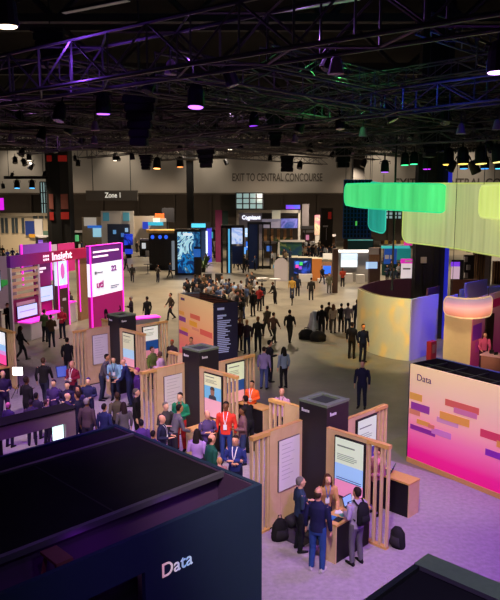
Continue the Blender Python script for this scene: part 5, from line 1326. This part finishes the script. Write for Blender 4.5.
person('person with long dark hair in a lavender top, near the dark booth edge', Hd(197, 429.5, 1.66), 20, 'hold', '9a78b8', '2a2440', '1a1014', 'long', 't', 1.66)
person('balding person in a teal green sweater, near the dark booth edge', Hd(211.5, 435, 1.72), 60, 'stand', '16463f', '201a2c', '2a1a16', 'ring', 'p', 1.72)
person('person in a royal blue jacket with crossed arms, near the dark booth edge', Hd(235.5, 436, 1.74), 195, 'cross', '262e70', '1c1e40', '241814', 'short', 'p', 1.74, True, 'e0d8e8')
person('short fair haired person right above the dark booth edge', Hd(219.5, 458, 1.30), 330, 'stand', 'a07078', '3a2a3c', 'b08058', 'short', 'l', 1.30)
person('person in a green jacket over white with a red lanyard, at the white board', Hd(180, 393, 1.80), 200, 'hold', '1f7a5a', 'a82028', '1c1512', 'short', 'l', 1.80, False, 'c02a2a')
person('person in a grey striped sweater leaning to the middle counter, back turned', Hd(173, 405.5, 1.72), 60, 'reach', '5a5464', '241e30', '18120f', 'short', 't', 1.72)
person('grey haired person behind the grey striped sweater', Hd(165.5, 402.5, 1.72), 140, 'hold', '3a3638', '22202a', '6a625c', 'short', 'l', 1.72)
person('person with a pink lit bald head in navy, left of the grey striped sweater', Hd(161.5, 415.5, 1.66), 100, 'hold', '201e40', '1c1830', style='bald', skin='p', h=1.66, lanyard='c8c0e0')
person('person in deep violet low by the slatted partition, over the dark booth edge', Hd(153, 431, 1.45), 20, 'stand', '3a1f6a', '221838', '1a1018', 'short', 't', 1.45)
person('grey haired person in a black suit behind the slats of the middle partition', Hd(136, 389, 1.76), 90, 'stand', '121016', '121016', '57504c', 'short', 'l', 1.76)
person('person coloured as lit violet, low between suit and slats, over the dark booth edge', Hd(141, 420, 1.55), 340, 'hold', '4a2a7a', '221838', '17101c', 'short', 't', 1.55)  # violet light is put into the clothes colour here
# --- left counter group
person('person in a grey blazer standing at the left counter', Hd(101.5, 354, 1.80), 95, 'reach', '4c4650', '22263e', '1f1714', 'short', 't', 1.80, False, 'd0c8d8')
person('person in a light blue shirt behind the left counter', Hd(114.5, 355.5, 1.74), 180, 'reach', '7fa8c4', '22263e', '3a2a22', 'short', 'l', 1.74, False, '40404c')
person('bald person in a navy suit at the right of the left counter', Hd(129, 359, 1.78), 275, 'reach', '1c1f4a', '1a1c3c', style='bald', skin='p', h=1.78)
person('person lit magenta right beside the navy suit at the left counter', Hd(137, 368, 1.70), 250, 'stand', '3a1a5e', '22163a', '8a2a6a', 'short', 'p', 1.70)  # magenta light painted into the hair and clothes colours
person('person in a dark red vest holding a tablet by the slatted white board partition', Hd(72, 361, 1.74), 200, 'hold', '7a1a34', '2a2030', '4a302a', 'ring', 'p', 1.74, False, 'd8c8d8')
person('person walking away in a black jacket on the open floor at left', Hd(43, 358, 1.80), 0, 'walk', '1d1a1c', '26263a', '4a3424', 'short', 'p', 1.80)
CROWD = [
 ('person in black with raised phone beside the bright lamp panel at left', 26, 377, 1.74, 30, 'phone', '1a1420', '1a1420', '2a1c1c', 'short'),
 ('person in a dark purple shirt at the left edge counter', 2.5, 371, 1.74, 150, 'hold', '2c1c48', '2a2040', '5a3a38', 'ring'),
 ('person in violet with glasses facing the camera, below the walker in black', 53.5, 380, 1.66, 185, 'hold', '3c2860', '2a1c44', '3a2440', 'short'),
 ('person with dark curly hair, low at the centre of the violet lit crowd', 36, 393, 1.50, 10, 'stand', '241838', '1c142c', '1c1220', 'fringe'),
 ('person in patterned violet, between the curly head and the phone holder', 30.5, 400, 1.45, 340, 'hold', '33204e', '1c142c', '2a1a30', 'short'),
 ('person in deep purple with tablet, under the red vest', 67, 382, 1.66, 175, 'hold', '241a3c', '221638', '2a1c30', 'short'),
 ('bald person in purple above the corner of the mauve portal frame', 67, 393.5, 1.60, 60, 'stand', '301f50', '221638', None, 'bald'),
 ('person in navy with a pink lit face, right of the portal corner', 77.5, 392, 1.74, 300, 'stand', '1c1832', '1c1638', '2a1418', 'short'),
 ('grey haired person in a brown jacket below the left white board', 86.5, 398.5, 1.70, 15, 'stand', '4e3a48', '2a2238', '8a7a86', 'short'),
 ('person in royal blue seen from behind near the dark booth roof', 104, 404, 1.60, 20, 'stand', '242656', '1c1a44', '1c1218', 'short'),
 ('person in a brown coat beyond the dark booth roof', 117, 393, 1.66, 350, 'walk', '4a4238', '241c28', '3a2620', 'short'),
 ('person in a grey hooded top beyond the dark booth roof, right of the brown coat', 123.5, 402.5, 1.58, 330, 'stand', '57505a', '241c38', '2a1c20', 'long'),
 ('person with a blue cap and shining laptop near the slatted partition', 88, 378, 1.68, 180, 'hold', '24224c', '1c1838', '3a2a60', 'fringe'),
 ('person in violet at the far left below the bright lamp panel', 8, 403, 1.40, 20, 'stand', '3a2064', '221638', 'd060b0', 'short'),
 ('person in dark purple between the red vest and the blue cap', 78, 386, 1.60, 200, 'stand', '251848', '1a1430', '1c1018', 'long'),
 ('person in dusky violet sitting low, left of the portal corner', 46, 400, 1.42, 40, 'stand', '3c2462', '1c142c', '3a2030', 'short'),
]
for lab, x, y, h, hg, ps, tp, lg, hr, st in CROWD: person(lab, Hd(x, y, h), hg, ps, tp, lg, hr or '000000', st, random.choice('lptb'), h)
# --- the magenta booth
MAGS = [
 ('person in black jacket by the left edge, before the magenta booth', 7, 303, 1.74, 200, 'hold', '1d1a1a', '22202a', '2a1c18', 'short'),
 ('person with long hair in black walking left of the slatted stand counter', 20, 326, 1.68, 60, 'walk', '17151a', '1a181e', '1c1210', 'long'),
 ('person in an olive green shirt at the counters of the magenta booth', 44, 309.5, 1.76, 20, 'hold', '4a5a34', '26242c', '3a2a20', 'short'),
 ('person in a brown checked shirt next to the olive shirt', 50.5, 314.5, 1.72, 330, 'hold', '4a3628', '22263a', '241a16', 'short'),
 ('grey haired person in a red vest before the pink totem', 61.5, 307, 1.76, 190, 'hold', 'b02a40', '20283e', '8a8488', 'short'),
 ('person in black behind the farthest left tower, nearest the white logo panel', 102.5, 303.5, 1.72, 180, 'stand', '18141a', '18141a', '1c1412', 'short'),
 ('person with a yellow lanyard behind the farthest left tower', 116, 299.5, 1.72, 190, 'hold', '1c1a22', '18161c', '3a241a', 'short'),
 ('grey haired person in dark suit behind the farthest left tower', 131, 296.5, 1.74, 250, 'hold', '201e24', '1c1a20', '8a8484', 'short'),
 ('person in a black jacket at the pink glowing counter, back to the camera', 147, 296.5, 1.78, 320, 'stand', '16161a', '1e2230', '1c1512', 'short'),
 ('blurred person in grey leaning on the counter inside the magenta booth', 69.5, 291, 1.68, 120, 'hold', '3a3440', '5a525a', '2a2020', 'short'),
 ('person in dark clothes half hidden by the slatted partition left of the white board', 67, 338, 1.74, 10, 'stand', '15131a', '18161c', '1c1412', 'short'),
 ('blurred person in white and green at the farthest left partition screens', 152, 347, 1.70, 120, 'stand', '6a7a3a', '4a4650', '3a2a22', 'short'),
 ('person in pale pink beside the navy banded screen of the left tower', 160, 352, 1.66, 290, 'hold', 'd0a8c0', '4a4650', '5a4038', 'short'),
 ('person with red cap at the end of the navy banded partition', 172, 340, 1.62, 200, 'stand', '2a2026', '22202a', 'a83a24', 'short'),
 ('dark haired person in front of the peach gradient block, by its foot', 191, 337.5, 1.70, 190, 'stand', '8a5a52', '2a2430', '18120f', 'short'),
]
for lab, x, y, h, hg, ps, tp, lg, hr, st in MAGS: person(lab, Hd(x, y, h), hg, ps, tp, lg, hr, st, random.choice('lptb'), h)
# --- people on the open aisle, by where their feet stand
AISLE = [
 ('blurred person in a brown jacket walking left of the peach block', 171, 320, 1.74, 240, 'walk', '3f352a', '22202a', '3a2a22', 'short'),
 ('person in black walking far off before the dark cube booth', 132.5, 283, 1.76, 170, 'walk', '201e1e', '2c2830', '2a201a', 'short'),
 ('person in dark clothes near the blue shirted stalls left of the dark cube', 126, 272, 1.74, 120, 'walk', '1c2030', '1c1c24', '2a201a', 'short'),
 ('person in a black jacket with a badge right of the lettered dark side', 258, 352, 1.80, 190, 'stand', '18161a', '1a1c28', '6a3c28', 'short'),
 ('bald person in a black and pink shirt next to the lettered dark side', 247, 354, 1.74, 200, 'stand', '3a2a38', '26304e', None, 'bald'),
 ('person in maroon partly behind the lettered dark side', 239.5, 351, 1.72, 150, 'stand', '4a2030', '2a2a38', '1c1412', 'short'),
 ('person in dark brown walking in the sunny part of the aisle, left of three walkers', 267, 337, 1.76, 330, 'walk', '453a30', '33302c', '2a201a', 'short'),
 ('person in rust brown walking with a bag, centre of three walkers', 273.5, 344, 1.70, 40, 'walk', '4a342a', '2a2828', '2a1a16', 'short'),
 ('tall blurred walker in black, right of three walkers on the aisle', 289.5, 343, 1.80, 20, 'walk', '1c1a1a', '262420', '1c1512', 'short'),
 ('person with a long dark braid and wide black trousers on the aisle', 283.5, 388, 1.70, 330, 'stand', '6f7a94', '14131a', '14100e', 'long'),
 ('person in a lavender shirt and jeans with back turned, near the orange jacket', 264, 389, 1.74, 20, 'stand', '7a6a9a', '3a4270', '2a1c18', 'short'),
 ('person in black next to the lavender shirt on the aisle', 269.5, 382, 1.78, 60, 'hold', '18161e', '1c1a28', '14100e', 'short'),
 ('person in a dark coat facing away near the white counters', 311, 301, 1.80, 0, 'stand', '23211f', '24222a', '1c1614', 'short'),
 ('person in a grey striped top next to the brown pillar', 329, 294, 1.74, 180, 'stand', '5a5a4a', '55524a', '3a2c24', 'short'),
 ('person in a coral red shirt before the blank white screen', 342.5, 287.5, 1.76, 185, 'hold', 'c8503c', '22222c', '4a3024', 'short'),
 ('person seated in black behind the white counter by the small screen', 364, 277, 1.55, 180, 'stand', '1a181a', '1a181a', '1c1412', 'long'),
 ('person in a black suit jacket at the machine on the aisle, back turned', 321.5, 337.5, 1.84, 20, 'stand', '161418', '18181e', '1c1512', 'short'),
 ('person in a cream coat, right of the black suit jacket at the aisle', 333, 333, 1.68, 30, 'stand', 'a89a86', '4a4642', '6a4a34', 'long'),
 ('person in black with dark hair, right of the cream coat', 341, 332, 1.68, 20, 'stand', '151317', '151317', '14100e', 'short'),
 ('person in a grey shirt, back turned, fourth in the row by the oval enclosure', 347.5, 333, 1.76, 10, 'stand', '6a6470', '22263a', '1f1714', 'short'),
 ('person in a blue grey suit at the left end of the oval enclosure', 356.5, 330, 1.82, 350, 'stand', '2a3044', '1e2232', '1f1714', 'short'),
 ('person behind the cream coat in dark brown', 328.5, 330, 1.66, 30, 'stand', '33281f', '22201f', '2a1c16', 'short'),
 ('person in a long black coat, left of two by the oval wall', 351.5, 358.5, 1.78, 30, 'stand', '161217', '151318', '2a1c18', 'short'),
 ('person in a navy suit, right of two by the oval wall', 362.5, 362, 1.82, 160, 'stand', '15182e', '15172a', '2a1a16', 'short'),
 ('lone person in navy on the dark floor left of the pink wall', 361.5, 408, 1.78, 200, 'stand', '1c1c38', '1a1c34', '2a1414', 'short'),
 ('person in black with a camera bag crouching at the aisle, right of the crowd', 275, 305, 1.72, 240, 'reach', '1a1818', '1f1d22', '2a201a', 'short'),
 ('person in black reaching out beside the large crowd', 292, 306, 1.0, 90, 'stand', '24201e', '24201e', '3a2c22', 'short'),
 ('person in a yellow vest at the right of the crowd', 292, 299, 1.74, 180, 'stand', 'a8843a', '2a3450', '2a201a', 'short'),
 ('person with bright blue sleeve by the white arch', 275.5, 279, 1.72, 160, 'hold', '2a8ac0', '5a5450', '6a4a34', 'short'),
 ('person in dark navy right of the yellow vest', 297.5, 297, 1.74, 170, 'stand', '1f2638', '1c1c26', '2a201a', 'short'),
 ('person in a pink shirt behind the pink counter at the right edge', 482.5, 368, 1.70, 190, 'reach', 'd05a8a', '4a2a38', '3a1a1c', 'long'),
]
sal = None
for lab, x, y, h, hg, ps, tp, lg, hr, st in AISLE:
    o = person(lab, Ft(x, y), hg, ps, tp, lg, hr or '000000', st, random.choice('lptb'), h)
# --- the dense crowd behind the peach block, one by one
rnd = random.Random(11)
names = [('3a3a42', 'charcoal'), ('1c1c22', 'black'), ('242c44', 'navy'), ('5a4a3a', 'brown'), ('9a9ca8', 'grey'), ('b8b4b0', 'white'), ('4a5a80', 'blue'), ('18181c', 'black')]
pts = []
CR = [(188, 282), (193, 279), (197, 286), (201, 281), (206, 289), (209, 284), (213, 281), (214, 291), (218, 287), (221, 283), (224, 293), (227, 288), (231, 284), (230, 297), (235, 291), (238, 287), (241, 298), (243, 291), (246, 285), (184, 287), (195, 276), (199, 276), (204, 274), (210, 277), (217, 278), (222, 278), (229, 281), (226, 280), (216, 284), (233, 289), (237, 294), (207, 281), (213, 287), (241, 281), (203, 294), (211, 297), (219, 299), (247, 276), (252, 274), (255, 277)]
crowd_ = []
for x, y in CR:
    c, cn = names[rnd.randrange(len(names))]
    crowd_.append((person('person in dark or muted clothes in the dense crowd behind the peach block', Hd(x, y-1.5, 1.74), rnd.uniform(0, 360), rnd.choice(['stand', 'hold', 'phone', 'cross']), c, rnd.choice(['1c1c24', '2a3a60', '2a2826', '5a5048']), rnd.choice(['1c1512', '2a201a', '4a3020', '7a6a60']), 'short', rnd.choice('lptb'), rnd.uniform(1.62, 1.84), False, None, 'people in the dense crowd'), cn))
for lab, x, y, tp, lg in (('person in a pale blue shirt in the crowd behind the peach block', 234, 282, '8aa8d4', '2a2e40'), ('person in a cream top at the front of the crowd behind the peach block', 225, 290, 'c8bfa8', '3a3630'), ('person in a light grey shirt left of the pale blue shirt in the crowd', 223, 285, 'b0b4c4', '2a2e40'),
                          ('person in blue jeans walking at the near right of the crowd', 243, 292.5, '2a2c34', '3a4c78'), ('person in black with white shoes at the right end of the crowd', 253, 290, '17161a', '17161a'), ('person carrying a red bag at the right end of the crowd', 259.5, 286, 'a03030', '22262e'),
                          ('person in dark blue at the right end of the crowd, beyond the red bag', 262, 283, '1c2432', '1c1e2a'), ('person in brown among tables behind the crowd', 249, 281, '6a5a48', '2a2826'), ('person in white with folded arms behind the right of the crowd', 257, 281.5, 'b8b4b0', '2a2826'),
                          ('person in navy left end of the crowd, over the peach block corner', 186.5, 278, '1a2034', '1c1e2a')):
    person(lab, Hd(x, y, 1.74), rnd.uniform(-80, 40), rnd.choice(['stand', 'hold']), tp, lg, rnd.choice(['1c1512', '2a201a', '4a3424']), 'short', rnd.choice('lptb'), 1.74)
ordinal_labels(crowd_, 'person in {k} top in the dense crowd behind the peach block, {n} from its left')
# --- far visitors among the booths
FAR = [(302, 252), (306, 248), (309, 251), (313, 247), (316, 252), (319, 249), (322, 253), (326, 250), (312, 254), (306, 256), (299, 258), (330, 247), (333, 252), (286, 262), (278, 266), (240, 268), (244, 268), (247, 270), (114, 258), (121, 262), (118, 266), (137, 250), (141, 252), (128, 250), (97, 252), (92, 254), (86, 253), (82, 250), (4, 262), (8, 260), (13, 258), (18, 262), (3, 256), (22, 266), (26, 258), (383, 272), (387, 280), (391, 274), (398, 278), (12, 266), (30, 255), (296, 270), (322, 282), (272, 262)]
FAR += [(300+i*2.25, 254+(i*7 % 5)*.8) for i in range(16)]+[(284, 259), (290, 260), (255, 268), (236, 266), (206, 266), (170, 276), (158, 280), (112, 270), (106, 266)]
far_ = []
for i, (x, y) in enumerate(FAR):
    tp = rnd.choice(['1c1c24', '26304a', '3a3430', '20242c', '4a3a34', '2a3a58', '7a6a58', '8a8c94']) if x > 60 else rnd.choice(['1c2458', '243080', '1a2048', '20242c'])
    kk = {'1c1c24': 'black', '20242c': 'black', '26304a': 'navy', '2a3a58': 'slate blue', '3a3430': 'dark brown', '4a3a34': 'brown', '7a6a58': 'tan', '8a8c94': 'light grey', '1c2458': 'deep blue', '243080': 'bright blue', '1a2048': 'deep blue'}[tp]
    g = 'far visitors among the booths'
    far_.append((person('small distant visitor in dark clothes among the far booths', Ft(x, y+3), rnd.uniform(0, 360), rnd.choice(['stand', 'walk', 'hold']), tp, rnd.choice(['1c1c24', '22263a', '2a2826']), rnd.choice(['1c1512', '2a201a', '4a3424']), 'short', rnd.choice('lptb'), rnd.uniform(1.62, 1.84), False, None, g), kk))
ordinal_labels(far_, 'small distant visitor in {k} among the far booths, {n} from the left')
person('distant visitor in an orange red top by the tan booth at left', Ft(85, 250), 20, 'stand', 'c0482a', '2a2826', '2a201a', 'short', 'l', 1.75)
person('distant visitor in a pale blue top before the teal banner booth', Ft(393, 288), 180, 'stand', '4a5a70', '2a2e3a', '2a201a', 'short', 'l', 1.78)
# ------------------------------------------------------------ loose things
p = inframe(T1, 3, 1.25, .55, 0); t = thing('backpack', 'dark backpack on the floor at the foot of the slats, left of the nearest tower', 'backpack', p+V((0, 0, .012)), R(20))
MB().rings([(0, 0, 0, .19, .12), (0, 0, .06, .21, .14), (0, 0, .34, .18, .12), (0, 0, .46, .10, .07), (0, 0, .49, .04, .03)], 14).build('bag_body', fab('1a181c'), t, smooth=True)
MB().rings([(0, -.11, .05, .14, .05), (0, -.13, .12, .15, .06), (0, -.11, .26, .12, .04)], 12).build('front_pocket', fab('242026'), t, smooth=True)
MB().tube([(-.05, .02, .47), (-.03, .02, .56), (.03, .02, .56), (.05, .02, .47)], .012, 6).build('handle', fab('1a181c'), t)
p = inframe(T1, 3, .42, .36, .012); t = thing('travel_bag', 'dark travel bag lying under the white board left of the nearest tower', 'bag', p, kiosk_frame(T1, 3)[1])
b = MB(); b.tube([(-.36, 0, .14), (-.32, 0, .15), (.32, 0, .15), (.36, 0, .14)], [(.10, .10), (.15, .15), (.15, .15), (.10, .10)], 12, ref=V((0, 0, 1))); b.build('bag_body', fab('26262a'), t, smooth=True)
MB().tube([(-.12, 0, .29), (-.08, .05, .37), (.08, .05, .37), (.12, 0, .29)], .014, 6).build('handle', fab('1a181c'), t)
p = inframe(T1, 0, -.15, -.85, .0125); t = tag(MB().span(-.45, .45, -.35, .35, 0, .012).build('floor_patch', mat('dark_patch', srgb('2f2a30'), .9, var=.2, vscale=30), None, p, R(-45)), 'dark flat patch on the floor before the white board left of the nearest counter', 'mat')  # thin darker patch lying on the carpet
p = inframe(T1, 0, 1.75, .32, .012); t = thing('backpack', 'black backpack on the floor behind the nearest slatted partition', 'backpack', p, R(-50))
MB().rings([(0, 0, 0, .17, .11), (0, 0, .06, .19, .13), (0, 0, .34, .17, .11), (0, 0, .44, .09, .06)], 14).build('bag_body', fab('1c1a1e'), t, smooth=True)
MB().rings([(0, -.10, .05, .13, .04), (0, -.12, .12, .14, .05), (0, -.10, .26, .11, .03)], 12).build('front_pocket', fab('28242a'), t, smooth=True)
def on_desk(F, k, x, y): return inframe(F, k, x, y, .872), kiosk_frame(F, k)[1]
def laptop(label, F, k, x, y, turn=0):
    p, rz = on_desk(F, k, x, y); t = thing('laptop', label, 'laptop', p, rz+turn)
    MB().span(-.16, .16, -.11, .11, 0, .018).build('base', fab('33323a'), t)
    o = MB().span(-.16, .16, 0, .012, 0, .21).build('lid', fab('2a2a32'), t, (0, .11, .018)); o.rotation_euler.x = R(-20)
    q = MB().span(-.145, .145, -.003, 0, .015, .195).build('screen', glow('7aa0d8', .5), o)
    return t
laptop('dark laptop on the nearest counter, by the tan top', T1, 0, 1.0, -.30, R(90))
laptop('dark laptop on the counter behind the nearest slatted partition', T1, 1, 1.0, -.45, R(200))
laptop('laptop on the counter of the three men at left', T3, 0, 1.05, -.45, R(90))
def leaflet(label, F, k, x, y, hexc, turn, w=.15, d=.21):
    p, rz = on_desk(F, k, x, y); b = MB().span(-w/2, w/2, -d/2, d/2, 0, .006)
    o = b.build('leaflet', fab(hexc), None, p, rz+turn); tag(o, label, 'leaflet', 'leaflets on the nearest counter')
leaflet('blue leaflet at the end of the nearest counter', T1, 0, .98, -1.02, '3a6ab0', .2)
leaflet('green leaflet in the middle of the nearest counter', T1, 0, 1.08, -.72, '5aa08a', -.4)
leaflet('pale leaflet beside the green one on the nearest counter', T1, 0, .92, -.70, 'c8c0d0', .5)
leaflet('dark tablet shaped leaflet by the lavender shirt on the nearest counter', T1, 0, 1.12, -.98, '25242c', .1)
def bottle(label, F, k, x, y, hexc, r=.032, h=.2):
    p, rz = on_desk(F, k, x, y); t = thing('bottle', label, 'bottle', p, 0)
    MB().rings([(0, 0, 0, r, r), (0, 0, h*.7, r, r), (0, 0, h*.85, r*.4, r*.4), (0, 0, h*.95, r*.4, r*.4)], 12).build('bottle_body', fab(hexc), t, smooth=True)
    MB().rings([(0, 0, h*.95, r*.45, r*.45), (0, 0, h, r*.45, r*.45)], 10).build('cap', fab('e0c040'), t)
bottle('yellow capped white bottle on the nearest counter by the screen', T1, 0, .88, -.16, 'c8c8bc'); bottle('blue bottle on the nearest counter by the screen', T1, 0, 1.16, -.14, '3a5aa0')
# bright lamp panel on its stand at left
p = G(19, 397, 0); lp = thing('studio_lamp', 'bright white square lamp panel on a stand in the violet crowd at left', 'lamp', (p.x, p.y, .012), R(0))
zc = D(19, 371.5, p.y).z
MB().span(-.20, .20, 0, .05, zc-.17, zc+.17).build('housing', blackm, lp); MB().span(-.185, .185, -.012, 0, zc-.155, zc+.155).build('light_face', glow('fff4ee', 5), lp)
MB().tube([(0, .03, .35), (0, .03, zc-.15)], .018, 8).build('pole', blackm, lp)
for k in range(3): MB().tube([(0, .03, .5), (.38*math.cos(k*2.1), .03+.38*math.sin(k*2.1), .015)], .012, 6).build('leg', blackm, lp)
# tablet held by the red vest, machine and bag on the aisle
p = Hd(62.5, 371, 1.35); t = thing('tablet', 'blue tablet held up left of the red vest', 'tablet', (p.x, p.y, 1.12), R(30)); t.rotation_euler.x = R(-25)
MB().span(-.2, .2, -.01, .01, 0, .42).build('case', fab('1c2250'), t); MB().span(-.18, .18, -.014, -.01, .02, .40).build('screen', glow('3a50a0', .35), t)
p = Ft(314.5, 336); t = thing('foam_machine', 'silvery wrapped machine on the aisle left of the black suit jacket', 'machine', p)
MB().rings([(0, 0, 0, .55, .45), (0, 0, .35, .5, .42), (0, 0, .8, .32, .3), (0, 0, 1.3, .26, .24), (0, 0, 1.45, .1, .1)], 12).build('wrapping', mat('silver_wrap', srgb('a8a8ac'), .35, .3, var=.3, vscale=4), t, smooth=True)
for i, (x, y) in enumerate(((306.5, 339), (318, 341))):
    t = thing('equipment_bag', 'black equipment bag at the foot of the silvery machine, %s one' % ('left', 'right')[i], 'bag', Ft(x, y))
    MB().rings([(0, 0, 0, .42, .3), (0, 0, .3, .45, .32), (0, 0, .5, .3, .2), (0, 0, .56, .1, .08)], 12).build('bag_body', fab('141216'), t, smooth=True)
    MB().tube([(-.14, 0, .52), (-.1, 0, .64), (.1, 0, .64), (.14, 0, .52)], .02, 6).build('handle', fab('1c1a1e'), t)
tops = [o for o in bpy.data.objects if o.parent is None]
def relabel(start, fmt, key=None):
    l = [(o, '') for o in tops if o.get('label', '').startswith(start)]
    ordinal_labels(l, fmt)
relabel('small device among', '{n} device from the left on the pink counter at the right edge')
relabel('small white lamp burning', '{n} small white lamp from the left burning in the far truss grid')
relabel('small pale lamp head', '{n} small pale lamp head from the left on the truss chords')
relabel('dim strip lamp', '{n} dim strip lamp from the left high under the roof')
l = sorted([o for o in tops if o.get('label', '').startswith('far straight')], key=lambda o: o.location.y)
for i, o in enumerate(l): o['label'] = 'straight overhead truss across the far hall, %s counting away from the camera' % ORD[i]
for me in list(bpy.data.meshes):
    if me.users == 0: bpy.data.meshes.remove(me)
